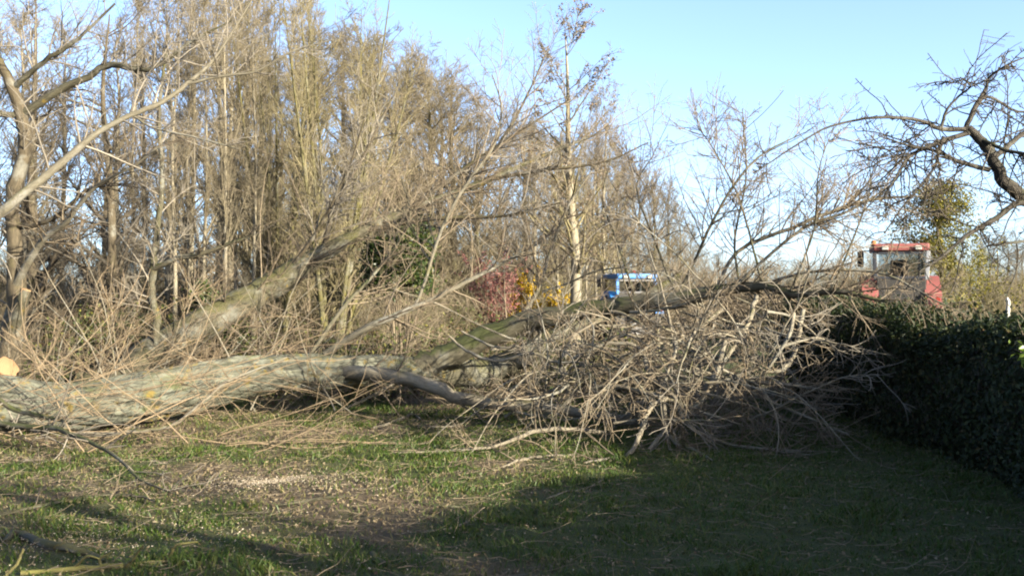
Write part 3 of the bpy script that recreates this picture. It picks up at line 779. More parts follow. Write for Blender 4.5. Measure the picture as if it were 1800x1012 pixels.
def tractor(label, loc, rz, paint, pil_l, pil_r, width=1.9, cab_w=1.28, roof_z=3.1, fend_z=2.1, roof_h=.17, name='tractor'):
    o = thing(name, label, 'tractor', loc, rz)
    hw = width / 2; cz = fend_z - .12; cw = cab_w / 2
    # cab: open frame of posts, roof and glass
    boxes('roof', [((0, .05, roof_z - roof_h / 2), (cab_w + .06, 1.45, roof_h))], paint, o, .05)
    for sx, m in ((-1, pil_l), (1, pil_r)):
        boxes('pillar', [((sx * cw * .98, -.55, (cz + roof_z - roof_h) / 2), (.10, .09, roof_z - roof_h - cz), (0, radians(sx * 2.5), 0))], m, o, .015)
        boxes('pillar', [((sx * cw * .92, .72, (cz + roof_z - roof_h) / 2), (.07, .07, roof_z - roof_h - cz + .5))], M['pillar_dark'], o, .01)
        fr = boxes('door', [((sx * (cw * .97), .10, cz - .25), (.05, 1.2, .55))], paint, o, .015)
        boxes('window', [((sx * (cw * .97), .10, (cz + roof_z) / 2), (.012, 1.1, roof_z - roof_h - cz - .12))], M['glass'], fr, 0)
    boxes('rear_window', [((0, -.56, (cz + roof_z - roof_h) / 2 + .06), (cab_w - .2, .012, (roof_z - roof_h - cz) * .8))], M['glass'], o, 0)
    boxes('window_bar', [((0, -.585, cz + .06), (cab_w - .12, .05, .07)), ((0, -.585, roof_z - roof_h - .05), (cab_w - .12, .05, .07))], M['pillar_dark'], o, .01)
    boxes('rear_panel', [((0, -.56, cz - .35), (cab_w - .1, .06, .72))], M['black'], o, .02)
    st = boxes('seat', [((0, .0, cz - .1), (.5, .45, .14)), ((0, -.22, cz + .22), (.46, .12, .62))], M['black'], o, .04)
    lathe('steering_wheel', [(-.012, .19), (.012, .19), (.012, .165), (-.012, .165), (-.012, .19)], M['black'], o, 'z', (0, .55, cz + .18))
    # mudguards: curved shells
    for sx in (-1, 1):
        bm = bmesh.new(); R0 = .92; n = 12; zc = .78
        x0 = sx * (cw * .86); x1 = sx * hw
        rows = []
        for i in range(n + 1):
            a = radians(24 + 134 * i / n); y_ = -cos(a) * R0; z_ = zc + sin(a) * (fend_z - zc)
            y2 = -cos(a) * (R0 - .05); z2 = zc + sin(a) * (fend_z - zc - .05)
            rows.append([bm.verts.new(c) for c in ((x0, y_, z_), (x1, y_, z_), (x1, y2 * .93, z2 - .10), (x1 - sx * .03, y2 * .93, z2 - .10), (x1 - sx * .03, y2, z2), (x0, y2, z2))])
        for i in range(n):
            for j in range(6):
                f = (rows[i][j], rows[i][(j + 1) % 6], rows[i + 1][(j + 1) % 6], rows[i + 1][j]); bm.faces.new(f)
        bm.faces.new(rows[0]); bm.faces.new(rows[-1][::-1])
        bmesh.ops.recalc_face_normals(bm, faces=bm.faces)
        fd = bm_obj('mudguard', bm, paint, o)
        boxes('tail_lamp', [((sx * (hw - .12), -R0 + .06, fend_z - .62), (.10, .06, .12))], M['redlamp'], fd, .01)
        # wheels
        wh = thing_part('rear_wheel', o, (sx * (hw - .24), 0, .78))
        lathe('tyre', [(-.2, .42), (-.21, .62), (-.19, .76), (-.1, .785), (.1, .785), (.19, .76), (.21, .62), (.2, .42), (-.2, .42)], M['black'], wh)
        bm = bmesh.new()
        for q in range(22):
            a = q / 22 * 2 * pi
            bm_box(bm, (.1 * (1 if q % 2 else -1), cos(a) * .79, sin(a) * .79), (.2, .05, .06), (a, 0, .5 * (1 if q % 2 else -1)))
        bm_obj('tread', bm, M['black'], wh)
        lathe('rim', [(-.1, .05), (-.06, .3), (-.16, .42), (.16, .42), (.06, .3), (.1, .05)], M['grey'], wh)
        fw = thing_part('front_wheel', o, (sx * (hw - .28), 2.15, .48))
        lathe('tyre', [(-.14, .26), (-.15, .4), (-.1, .48), (.1, .48), (.15, .4), (.14, .26), (-.14, .26)], M['black'], fw)
        lathe('rim', [(-.06, .04), (-.1, .26), (.1, .26), (.06, .04)], M['grey'], fw)
    boxes('bonnet', [((0, 1.75, 1.35), (.62, 1.9, .62))], paint, o, .08)
    boxes('chassis', [((0, .9, .8), (.5, 3.2, .42)), ((0, 2.15, .5), (1.2, .16, .14)), ((0, 0, .78), (1.4, .2, .2))], M['grey'], o, .03)
    lathe('exhaust_pipe', [(0, .05), (.5, .06), (1.15, .04)], M['grey'], o, 'z', (.36, 1.35, 1.6), 12)
    boxes('work_lamp', [((-cw * .62, -.70, roof_z - roof_h * .6), (.16, .08, .11))], M['lamp'], o, .02)
    boxes('work_lamp', [((cw * .62, -.70, roof_z - roof_h * .6), (.16, .08, .11))], M['lamp'], o, .02)
    mb = boxes('mirror', [((-cw - .26, .55, (cz + roof_z) / 2 + .12), (.16, .04, .42))], M['black'], o, .02)
    boxes('mirror_arm', [((-cw - .14, .58, (cz + roof_z) / 2 + .34), (.3, .03, .03))], M['black'], mb, .005)
    boxes('linkage', [((-.3, -.95, .62), (.07, .8, .09)), ((.3, -.95, .62), (.07, .8, .09)), ((0, -.75, .95), (.06, .6, .06))], M['grey'], o, .01)
    return o
def thing_part(name, parent, loc):
    e = bpy.data.objects.new(name, None); col.objects.link(e); e.parent = parent; e.location = loc; e.empty_display_size = .1
    return e

TD = 26.5
red = tractor('red tractor with a square cab seen from behind over the hedge', ((1580 - 900) / F * TD, TD, .05), radians(-15), M['red'], M['pillar_dark'], M['pillar_reflection'], 1.92, 1.3, 3.15, 2.33, .19)
lathe('beacon', [(0, .07), (.13, .065), (.15, .0)], M['amber'], red, 'z', (-.66, -.5, 3.10), 14)
TB = 34.0
blue = tractor('blue tractor with a blue cab roof standing beyond the brush', ((1108 - 900) / F * TB, TB, 0), radians(14), M['blue'], M['blue'], M['blue'], 1.75, 1.36, 2.63, 2.06, .17)
lathe('beacon', [(0, .06), (.11, .055), (.13, .0)], M['redlamp'], blue, 'z', (.05, -.2, 2.62), 14)

# white fence posts by the field
M['post'] = paint_mat('weathered_white_paint', (0.9, 0.87, 0.8), .8, dirt=(.3, .27, .2), amt=.6)
def fence_post(px, d, top, w, label):
    x = (px - 900) / F * d; h = EYE + (HZ - top) / F * d
    o = thing('fence_post', label, 'post', (x, d, 0), 0.3)
    boxes('post', [((0, 0, h / 2 - .1), (w, w, h + .2), (radians(1.5), radians(2), 0))], M['post'], o, .02)
    bm = bmesh.new(); bmesh.ops.create_cone(bm, segments=4, radius1=w * .72, radius2=.01, depth=.07, cap_ends=True)
    bmesh.ops.rotate(bm, verts=bm.verts, cent=(0, 0, 0), matrix=__import__('mathutils').Matrix.Rotation(pi / 4, 3, 'Z'))
    bmesh.ops.translate(bm, verts=bm.verts, vec=(.03, 0, h + .03)); bm_obj('cap', bm, M['post'], o)
fence_post(1769, 24, 527, .075, 'white post standing alone in front of the green field')

# ------------------------------------------------------------------ the felled tree
fr = np.random.default_rng(77)
LS = 1.0
def limb(parent, rows, name='limb', mat='limb', sides=10, n=26, tw=None, wob=.12, rough=.14, label=None, twmat='twig', base=None):
    b = traced([(q[0], q[1], q[2], q[3] * LS) for q in rows], n, wob, fr)
    o0 = np.array(parent.location) if parent is not None else np.zeros(3)
    lo = B(b.pts - o0, b.rad)
    o = link(name, tube_mesh(name, lo, M[mat], sides, rough), parent)
    if label: o['label'] = label
    if tw:
        k1 = kids(b, tw[0] * 1.5, fr, (.2, 1), 50, 14, tw[3] if len(tw) > 3 else (.5, 1.5), 'abs', .35, .45, .004, 8, .07, tw[4] if len(tw) > 4 else (0, 0, .02), .05, .3, .005, rmax=.016)
        if k1 is not None:
            k2 = kids(k1, tw[1] * 1.25, fr, (.12, 1), 45, 14, (.25, .6), 'rel', .4, .6, .0025, 5, .08, tw[4] if len(tw) > 4 else (0, 0, .02), .05, .2, .0035)
            k3 = kids(k2, tw[2], fr, (.2, 1), 42, 14, (.3, .7), 'rel', .4, .7, .002, 3, .1, (0, 0, .01), .04, .1, .0028) if k2 is not None else None
            bs = [x for x in (k1, k2, k3) if x is not None]
            for x in bs: x.pts = x.pts - o0
            link('twigs', tube_mesh(name + '_twigs', bs, M[twmat], [4, 3, 3][:len(bs)]), o)
    return o, b

def disc(name, b, end, mat, parent, bulge=.01, rough=.14):
    """sawn face closing the end of a traced log"""
    p = b.pts[0]; r = b.rad[0]
    i, j = (0, 1) if end == 0 else (-1, -2)
    c = p[i]; ax = norm((p[i] - p[j])[None])[0]
    ref = np.array([0, 0, 1.0]) if abs(ax[2]) < .9 else np.array([1.0, 0, 0])
    u = norm((ref - ax * ref.dot(ax))[None])[0]; v = np.cross(ax, u)
    n = 24; a = np.arange(n) / n * 2 * pi
    rr = r[i] * (.97 + .06 * np.sin(a * 3 + 1) + .05 * np.sin(a * 7 + 2) + .04 * np.random.default_rng(5).normal(size=n))
    ring = c + ax * .004 + np.outer(np.cos(a) * rr, u) + np.outer(np.sin(a) * rr, v)
    back = ring - ax * .05
    ring2 = ring - (ring - c) * .06 + ax * .008
    V = np.vstack([back, ring, ring2, c + ax * .018])
    k = np.arange(n); k2 = (k + 1) % n
    f4 = np.vstack([np.stack([k, k2, n + k2, n + k], 1), np.stack([n + k, n + k2, 2 * n + k2, 2 * n + k], 1)])
    f3 = np.stack([2 * n + k, 2 * n + k2, np.full(n, 3 * n)], 1)
    o0 = np.array(parent.location) if parent is not None else np.zeros(3)
    # local frame so the growth rings circle the pith
    from mathutils import Matrix
    mtx = np.stack([u, v, ax], 0)
    Vl = (V - c) @ mtx.T
    o = link(name, make_mesh(name, Vl, [f4, f3], mat), parent)
    mm = Matrix(((u[0], v[0], ax[0]), (u[1], v[1], ax[1]), (u[2], v[2], ax[2])))
    o.rotation_euler = mm.to_euler(); o.location = Vector(c - o0)
    return o

base = P(100, 755, 13.1); base[2] = 0
felled = thing('felled_tree', 'huge felled tree with a thick grey trunk lying across the lawn', 'felled tree', tuple(base))
UP = (0, 0, .03); OUT = (0.02, -0.01, -.03)
FURROW = .03
limb(felled, [(-260, 720, 12.4, 60), (-90, 712, 12.6, 52), (0, 706, 12.8, 49), (100, 716, 13.0, 43), (200, 706, 13.3, 44), (300, 688, 13.7, 42), (400, 668, 14.1, 37), (500, 655, 14.6, 32), (600, 651, 15.0, 30), (680, 650, 15.3, 26), (780, 656, 15.7, 22)],
     'trunk', 'trunk', 96, 300, None, .0, .22)
FURROW = 0.0
limb(felled, [(715, 652, 15.45, 20), (760, 634, 15.5, 22), (830, 603, 15.5, 21), (920, 567, 15.3, 18), (1000, 550, 15, 16.5), (1100, 537, 14.6, 16), (1200, 526, 14.2, 14), (1290, 507, 13.9, 10), (1340, 503, 13.6, 8), (1400, 517, 13.3, 7), (1470, 512, 13.0, 5), (1560, 530, 12.6, 2.5)],
     tw=(38, 6, 2.4, (.5, 1.6), (0, 0, .005)), n=44, sides=14)
limb(felled, [(760, 655, 15.65, 23), (850, 655, 16, 24), (900, 636, 16.3, 21), (960, 600, 16.6, 16), (1010, 572, 17, 12), (1100, 540, 17.5, 9), (1200, 480, 17.6, 5)], mat='mossy', tw=(16, 5, 1.5), n=30, sides=14, label='yellow mossy limb behind the dark one')
limb(felled, [(560, 648, 15.0, 7), (605, 652, 14.88, 11), (645, 655, 14.66, 12.5), (690, 660, 14.5, 12), (750, 674, 14.3, 12), (820, 702, 14.2, 11), (900, 712, 14.1, 10), (980, 718, 14, 9), (1080, 735, 13.6, 7), (1150, 715, 13.2, 5)], mat='branch', tw=(16, 5, 2, (.4, 1.3), (0, 0, 0)), n=34)
LS = .66
limb(felled, [(570, 622, 14.9, 9), (650, 572, 15, 9), (730, 540, 15.2, 8), (800, 505, 15.4, 6), (880, 465, 15.6, 5), (960, 420, 15.9, 3)], mat='pale_limb', tw=(17, 5, 2, (.6, 1.8), UP))
LS = .5
limb(felled, [(728, 541, 15.2, 5), (745, 500, 15.3, 6), (770, 420, 15.5, 6), (800, 355, 15.7, 6), (838, 298, 15.8, 5), (868, 255, 15.9, 4.5), (882, 190, 16, 3.5), (865, 130, 16, 2)], mat='pale_limb', tw=(22, 6, 2, (.6, 1.9), UP))
limb(felled, [(900, 580, 15.35, 6), (940, 520, 15.5, 7), (955, 480, 15.6, 6), (975, 420, 15.8, 5), (1000, 360, 16, 4), (1040, 300, 16.2, 2.5)], mat='pale_limb', tw=(16, 5, 2, (.5, 1.6), UP))
limb(felled, [(953, 512, 15.5, 4), (1000, 497, 15.4, 3.5), (1050, 476, 15.3, 3), (1120, 468, 15.2, 2)], 'branch', 'pale_limb', 7, 14, (9, 4, 1.5, (.3, 1.0), UP))
limb(felled, [(540, 630, 15.0, 7), (600, 545, 15.6, 7), (650, 490, 16.1, 6), (690, 440, 16.4, 5), (720, 380, 16.6, 4), (705, 310, 16.8, 2.5)], tw=(18, 5, 2, (.5, 1.7), UP))
# crown branches standing up against the sky
LS = .55
for rows, mt, tws in [
    ([(1255, 515, 14.0, 6), (1300, 440, 14, 6), (1400, 398, 14, 6), (1450, 376, 14, 6), (1540, 350, 14, 5), (1630, 344, 14, 2.5)], 'pale_limb', (15, 5, 2, (.4, 1.3), UP)),
    ([(1285, 508, 13.7, 5), (1380, 425, 13.5, 5), (1430, 392, 13.5, 5), (1490, 372, 13.4, 4), (1570, 325, 13.3, 2)], 'pale_limb', (15, 5, 2, (.4, 1.3), UP)),
    ([(1190, 522, 14.2, 5), (1225, 450, 14.3, 5), (1255, 385, 14.3, 4.5), (1300, 312, 14.4, 4), (1345, 268, 14.5, 3), (1410, 235, 14.6, 1.6)], 'limb', (17, 5, 2, (.4, 1.4), UP)),
    ([(1300, 505, 13.9, 4), (1292, 420, 13.9, 3.5), (1312, 310, 14, 2.6), (1306, 190, 14, 1.3)], 'limb', (15, 4, 2, (.4, 1.2), UP)),
    ([(1340, 500, 13.6, 4), (1300, 350, 13.6, 3), (1255, 262, 13.7, 2), (1225, 220, 13.7, 1.2)], 'limb', (14, 4, 2, (.4, 1.2), UP)),
    ([(1390, 512, 13.3, 4), (1432, 400, 13.2, 3), (1440, 300, 13.2, 2), (1470, 215, 13.2, 1.2)], 'limb', (13, 4, 2, (.4, 1.2), UP)),
    ([(1190, 525, 14.3, 4.5), (1150, 420, 14.4, 3.5), (1120, 330, 14.5, 2.5), (1150, 270, 14.5, 1.3)], 'limb', (13, 5, 2, (.5, 1.5), UP)),
    ([(1460, 512, 13.0, 3.5), (1500, 420, 12.9, 3), (1530, 330, 12.8, 2), (1525, 250, 12.8, 1.2)], 'limb', (13, 4, 2, (.4, 1.1), UP)),
    ([(1120, 534, 14.5, 4), (1090, 440, 14.7, 3), (1060, 350, 14.9, 2), (1075, 280, 15, 1.3)], 'limb', (12, 5, 2, (.5, 1.5), UP)),
    ([(1340, 500, 13.6, 5), (1420, 478, 13.3, 4.5), (1525, 476, 13.0, 4.5), (1575, 490, 12.8, 4), (1630, 520, 12.5, 3), (1690, 550, 12.3, 1.6)], 'pale_limb', (10, 4, 1.5, (.3, .9), (0, 0, -.01))),
]:
    limb(felled, rows, 'branch', mt, 8, 22, (tws[0] * 1.5, tws[1] * 1.25, tws[2]) + tws[3:])

# second, leaning stem behind
LS = .95
b2_ = P(230, 660, 17.1); b2_[2] = 0
lean = thing('leaning_tree', 'mossy yellow-green trunk leaning up to the right behind the felled trunk', 'felled tree', tuple(b2_))
limb(lean, [(150, 705, 17.0, 36), (200, 672, 17.0, 35), (280, 620, 17.2, 34), (350, 575, 17.4, 30), (430, 530, 17.7, 27), (500, 488, 18, 24), (565, 447, 18.3, 16), (640, 405, 18.6, 10), (720, 368, 18.9, 8), (800, 340, 19.2, 7), (860, 315, 19.5, 5.5), (940, 280, 19.8, 4), (1050, 235, 20, 2)], 'trunk', 'mossy', 20, 60, (60, 8, 3, (.9, 2.8), UP), .06, .2)
LS = .6
for rows in [[(565, 447, 18.3, 9), (590, 360, 18.4, 7), (640, 270, 18.6, 5), (690, 170, 18.8, 3)], [(720, 368, 18.9, 8), (810, 300, 18.6, 6), (900, 240, 18.4, 4), (1000, 175, 18.2, 2)],
             [(800, 340, 19.2, 7), (880, 250, 19.2, 5), (930, 160, 19.3, 3), (965, 80, 19.4, 1.6)], [(640, 405, 18.6, 8), (760, 385, 18.2, 6), (880, 380, 17.9, 4), (990, 355, 17.6, 2)],
             [(860, 315, 19.5, 6), (950, 300, 19.2, 5), (1060, 285, 19, 3), (1140, 250, 18.8, 1.6)], [(500, 488, 18, 7), (560, 400, 17.8, 5), (610, 300, 17.7, 3.5), (640, 210, 17.6, 2)]]:
    limb(lean, rows, 'branch', 'brown', 8, 20, (20, 6, 2.5, (.5, 1.8), UP), twmat='greytwig')

# ------------------------------------------------------------------ left: standing tree with a sawn limb, long pale limb, small tree
LS = .78
b3_ = P(15, 672, 16); b3_[2] = 0
left = thing('standing_tree', 'standing tree at the left edge with a sawn-off limb stub', 'tree', tuple(b3_))
limb(left, [(12, 720, 16, 30), (15, 668, 16, 27), (20, 600, 16, 25), (30, 520, 16, 21), (25, 420, 16, 17), (22, 340, 16, 16), (42, 265, 16, 15), (36, 210, 16, 14), (18, 150, 16, 12), (-5, 105, 16, 10), (-40, 40, 16, 8), (-60, -60, 16, 5)], 'trunk', 'brown', 14, 44, (14, 6, 3, (.8, 2.2), UP), .06, .2, twmat='greytwig')
limb(left, [(38, 198, 16, 9), (95, 160, 15.9, 9), (150, 135, 15.8, 8), (190, 114, 15.7, 7), (240, 121, 15.6, 6), (272, 117, 15.5, 5), (330, 75, 15.4, 4), (405, 35, 15.3, 2)], 'limb', 'mossy', 9, 28, (24, 7, 3, (.5, 1.8), UP), .2, twmat='greytwig')
limb(left, [(20, 155, 16, 7), (70, 110, 15.8, 6), (130, 70, 15.6, 4), (200, 5, 15.5, 2.5)], 'limb', 'mossy', 8, 20, (16, 7, 3, (.5, 1.6), UP), .2, twmat='greytwig')
limb(left, [(30, 205, 16, 7), (-30, 190, 15.8, 6), (-100, 150, 15.6, 4)], 'limb', 'mossy', 8, 14, (10, 6, 2, (.5, 1.6), UP), .2, twmat='greytwig')
limb(left, [(25, 400, 16, 6), (90, 385, 15.7, 5), (160, 330, 15.5, 4), (210, 335, 15.4, 2)], 'limb', 'brown', 8, 16, (14, 7, 3, (.5, 1.5), (0, 0, 0)), .2, twmat='darktwig')
LS = 1.0
stub, sb = limb(left, [(20, 585, 15.95, 12), (32, 550, 15.75, 11), (40, 525, 15.62, 10), (45, 509, 15.6, 9)], 'limb_stub', 'mossy', 12, 10, None, .05)
disc('sawn_face', sb, 1, M['cut'], left)
LS = .7
limb(left, [(20, 520, 16, 12), (70, 430, 15.6, 8), (115, 390, 15.3, 6), (165, 330, 15, 4.5), (235, 290, 14.7, 3), (300, 240, 14.6, 2)], 'limb', 'pale_limb', 9, 22, (18, 6, 2, (.5, 1.5), UP), .2)

LS = .6
b4_ = P(-520, 780, 11.3); b4_[2] = 0
pale = thing('leaning_limb', 'long pale limb slanting up into the sky from the left edge', 'tree limb', tuple(b4_))
limb(pale, [(-520, 800, 11.2, 32), (-350, 630, 11.5, 26), (-200, 510, 11.8, 21), (-60, 412, 12, 17), (0, 372, 12, 14), (110, 283, 12.2, 11), (160, 240, 12.3, 9), (220, 205, 12.4, 8), (280, 180, 12.5, 7), (328, 146, 12.6, 6), (380, 95, 12.8, 4), (440, 0, 13, 2.5)], 'stem', 'pale_limb', 12, 46, (26, 5, 2, (.6, 1.8), (0, 0, .01)), .1, twmat='greytwig')
limb(pale, [(328, 146, 12.6, 5), (390, 133, 12.6, 4), (450, 124, 12.6, 3.4), (510, 90, 12.6, 2.6), (585, 68, 12.7, 1.5)], 'branch', 'pale_limb', 7, 16, (9, 4, 1.5, (.4, 1.1), UP), .2, twmat='greytwig')
limb(pale, [(235, 205, 12.4, 3.5), (270, 225, 12.3, 3), (340, 240, 12.2, 2.5), (420, 262, 12.1, 1.6)], 'branch', 'pale_limb', 7, 12, (6, 3, 1, (.3, .8), (0, 0, 0)), .2, twmat='greytwig')

LS = .85
b5_ = P(272, 655, 17); b5_[2] = 0
small = thing('small_tree', 'slim crooked young tree between the standing tree and leaning trunk', 'tree', tuple(b5_))
limb(small, [(272, 690, 17, 9), (276, 600, 17, 8.5), (274, 550, 17, 8), (266, 510, 17, 7.5), (270, 470, 17, 7.5), (276, 400, 17, 6.5), (284, 310, 17, 5.5), (278, 200, 17, 4), (290, 90, 17, 2.5)], 'trunk', 'mossy', 9, 30, (22, 6, 3, (.6, 1.7), UP), .15, twmat='greytwig')
limb(small, [(268, 474, 17, 6), (310, 454, 16.8, 5.5), (345, 448, 16.7, 5), (400, 430, 16.6, 4), (445, 412, 16.5, 2.5)], 'limb', 'limb', 8, 16, (9, 5, 2, (.4, 1.2), UP), .15, twmat='darktwig')

# sawn log end beside the trunk
LS = 1.0
b6 = P(-20, 690, 12.9); b6[2] = 0
logo = thing('sawn_log', 'sawn log with a bright orange cut face behind the trunk base', 'log', tuple(b6))
_, lb = limb(logo, [(-110, 690, 13.6, 24), (-60, 676, 13.4, 23), (-15, 660, 13.25, 22), (15, 645, 13.15, 21)], 'log', 'trunk', 18, 14, None, .03)
disc('sawn_face', lb, 1, M['cut'], logo)

# ------------------------------------------------------------------ brush: broken and cut branches heaped at the crown end
LS = .85
def cut_branch(rows, label, r_scale=1.0, mat='branch', tw=(7, 3, 1.2, (.25, .8), (0, 0, -.01)), group=None, name='cut_branch', n=24, twmat='twig', sides=7):
    p = P(*rows[0][:3]); p[2] = 0
    o = thing(name, label, 'branch', tuple(p), 0, group)
    limb(o, [(a, b_, d, r * r_scale) for a, b_, d, r in rows], 'stem', mat, sides, n, tw, .25, .15, None, twmat)
    return o
cut_branch([(1172, 699, 12.0, 5), (1139, 721, 11.7, 5.5), (1119, 777, 11.3, 5), (1080, 818, 10.8, 4), (1028, 838, 10.4, 2.5)], 'thick pale branch curving down to the ground at the front of the brush')
cut_branch([(1133, 627, 12.6, 4), (1144, 663, 12.4, 5), (1178, 690, 12.2, 5), (1194, 721, 12, 5), (1219, 754, 11.8, 4.5), (1278, 779, 11.9, 4), (1369, 790, 11.6, 3), (1472, 793, 11.4, 2)], 'long branch running down the brush then flat into the shade')
cut_branch([(1412, 545, 12.8, 5), (1408, 566, 12.7, 5), (1400, 602, 12.6, 5), (1394, 629, 12.5, 5), (1372, 652, 12.4, 5), (1339, 649, 12.4, 3.5), (1318, 632, 12.4, 2)], 'hook-shaped pale branch at the upper right of the brush')
cut_branch([(1285, 690, 12.3, 6), (1294, 675, 12.2, 6), (1308, 671, 12.1, 5), (1389, 677, 11.9, 3.5), (1472, 688, 11.7, 2)], 'pale snapped branch sticking out level towards the hedge')
cut_branch([(1290, 672, 12.25, 4), (1358, 707, 12, 4), (1433, 738, 11.8, 3), (1490, 763, 11.7, 2)], 'straight grey branch sloping down into the hedge shade')
cut_branch([(1005, 632, 12.9, 3), (1050, 609, 12.8, 4), (1105, 604, 12.7, 4), (1135, 629, 12.6, 3.5), (1150, 668, 12.5, 3)], 'arched branch over the left top of the brush')
cut_branch([(1042, 682, 12.6, 5), (1097, 680, 12.4, 5), (1167, 699, 12.1, 4.5), (1250, 729, 11.9, 3.5), (1300, 745, 11.8, 2)], 'greenish branch crossing the middle of the brush')
cut_branch([(1275, 600, 12.9, 5), (1261, 646, 12.6, 6), (1239, 693, 12.3, 6), (1219, 716, 12.2, 6), (1172, 752, 11.9, 5), (1140, 790, 11.5, 3)], 'stout grey branch leaning down left through the brush')
cut_branch([(1167, 712, 12, 5), (1169, 749, 11.8, 5), (1189, 779, 11.6, 4), (1217, 788, 11.5, 4), (1253, 829, 10.6, 2.5)], 'kinked branch at the shade edge below the brush')
cut_branch([(1060, 760, 12.4, 5), (1000, 753, 12.1, 5), (933, 760, 11.9, 4.5), (883, 780, 11.6, 3.5), (817, 790, 11.4, 3), (687, 800, 11.1, 1.6)], 'sunlit branch reaching left over the lawn from the brush', tw=(12, 3, 1.2, (.25, .9), (0, 0, -.02)))
cut_branch([(1010, 800, 11, 3.5), (950, 810, 10.8, 3.5), (900, 827, 10.3, 3), (857, 842, 9.8, 2)], 'short pale branch on the grass below the reaching branch')
cut_branch([(789, 590, 13.6, 2.6), (824, 618, 13.5, 3), (875, 634, 13.4, 3.2), (935, 620, 13.3, 3), (973, 635, 13.2, 3), (1030, 637, 13.1, 2)], 'wavy pale branch in front of the dark limb', tw=(4, 2, 1, (.2, .6), (0, 0, 0)))
cut_branch([(812, 582, 13.8, 2.2), (869, 609, 13.6, 2.6), (911, 609, 13.5, 2.6), (928, 622, 13.4, 2)], 'short wavy branch above the longer wavy one', tw=(3, 2, 1, (.2, .5), (0, 0, 0)))
cut_branch([(1000, 690, 12.9, 4), (985, 640, 12.8, 4), (1010, 590, 12.9, 3), (1060, 560, 13, 2)], 'upright forked branch at the left end of the brush')
cut_branch([(1330, 520, 13.4, 5), (1310, 580, 13, 5), (1270, 640, 12.7, 4), (1250, 700, 12.4, 3)], 'branch hanging straight down from the dark limb end')
# heap of the rest, one thing: nobody could follow the single shoots
bp = thing('brush_heap', 'great tangle of bare cut branches heaped in front of the hedge', 'brush heap', (1.9, 13, 0))
o0 = np.array(bp.location)
br_ = np.random.default_rng(88)
for i in range(78):
    px = 880 + 530 * br_.random() ** .85; d = 11.7 + 3.9 * br_.random()
    top = 545 + 70 * max(0, (1080 - px) / 220)
    gpy = HZ + EYE / d * F
    py = top + (gpy - top) * br_.random() ** 1.1
    p0 = P(px, py, d)
    L = .9 + 1.5 * br_.random(); r = .011 + .017 * br_.random() ** 1.6
    dv = np.array([.3 + br_.normal() * .9, -.35 + br_.normal() * .5, .1 + br_.normal() * .5])
    g1 = grow(p0[None] - norm(dv[None]) * .4, dv[None], np.array([L]), np.array([r]), np.array([.006]), 16, .10, (0.0, -.01, -.03), .11, br_)
    k1 = kids(g1, 6, br_, (.15, 1), 44, 14, (.4, 1.1), 'abs', .3, .62, .004, 10, .09, (0, 0, -.02), .09, .1, .007)
    k2 = kids(k1, 3.6, br_, (.2, 1), 42, 14, (.3, .7), 'rel', .3, .65, .003, 6, .1, (0, 0, -.008), .08, .1, .0045)
    k3 = kids(k2, .7, br_, (.2, 1), 42, 14, (.3, .7), 'rel', .3, .7, .0025, 4, .1, (0, 0, 0), .05, .1, .0036)
    for x in (g1, k1, k2, k3):
        if x is not None: x.pts = x.pts - o0
    o = link('branch', tube_mesh('heap_branch', g1, M['branch'], 6, .1), bp)
    link('twigs', tube_mesh('heap_twigs', [x for x in (k1, k2, k3) if x is not None], M['twig' if br_.random() < .5 else 'greytwig'], 4), o)

for i in range(30):      # long drooping shoots that reach out of the heap onto the grass
    px = 900 + 430 * br_.random(); d = 12.1 + 1.0 * br_.random()
    p0 = P(px, 590 + 90 * br_.random(), d)
    dv = np.array([-.35 + br_.normal() * .7, -.7 - .4 * br_.random(), .25 + .25 * br_.random()])
    g1 = grow(p0[None], dv[None], np.array([1.6 + 1.2 * br_.random()]), np.array([.010 + .008 * br_.random()]), np.array([.003]), 18, .06, (0, 0, -.055), .03, br_)
    k1 = kids(g1, 6, br_, (.2, 1), 38, 12, (.3, .8), 'abs', .3, .6, .003, 9, .07, (0, 0, -.04), .05, .1, .0045)
    k2 = kids(k1, 2.5, br_, (.2, 1), 40, 12, (.3, .7), 'rel', .3, .7, .0025, 5, .08, (0, 0, -.02), .05, .1, .0034)
    for x in (g1, k1, k2):
        if x is not None: x.pts = x.pts - o0
    o = link('branch', tube_mesh('heap_shoot', g1, M['branch'], 6, .1), bp)
    link('twigs', tube_mesh('heap_shoot_twigs', [x for x in (k1, k2) if x is not None], M['twig'], 3), o)
bp2 = thing('brush_heap', 'lower second heap of cut brush behind the dark raised limb', 'brush heap', (2.2, 18, 0))
o0 = np.array(bp2.location)
for i in range(60):
    px = 930 + 520 * br_.random() if i < 44 else 1040 + 150 * br_.random(); d = 16.6 + 2.6 * br_.random()
    gpy = HZ + EYE / d * F; py = 542 + (gpy - 542) * br_.random()
    p0 = P(px, py, d)
    dv = np.array([br_.normal(), .4 * br_.normal(), .1 + .4 * br_.normal()])
    g1 = grow(p0[None] - norm(dv[None]) * .5, dv[None], np.array([1.2 + 1.4 * br_.random()]), np.array([.014 + .02 * br_.random() ** 2]), np.array([.006]), 12, .1, (0, 0, -.03), .09, br_)
    k1 = kids(g1, 8, br_, (.1, 1), 46, 14, (.4, 1.1), 'abs', .3, .6, .004, 7, .1, (0, 0, -.02), .08, .1, .007)
    k2 = kids(k1, 3, br_, (.2, 1), 42, 14, (.3, .7), 'rel', .3, .65, .003, 4, .1, (0, 0, -.01), .08, .1, .005)
    for x in (g1, k1, k2):
        if x is not None: x.pts = x.pts - o0
    o = link('branch', tube_mesh('heap_branch', g1, M['branch'], 6, .1), bp2)
    link('twigs', tube_mesh('heap_twigs', [x for x in (k1, k2) if x is not None], M['twig'], 3), o)

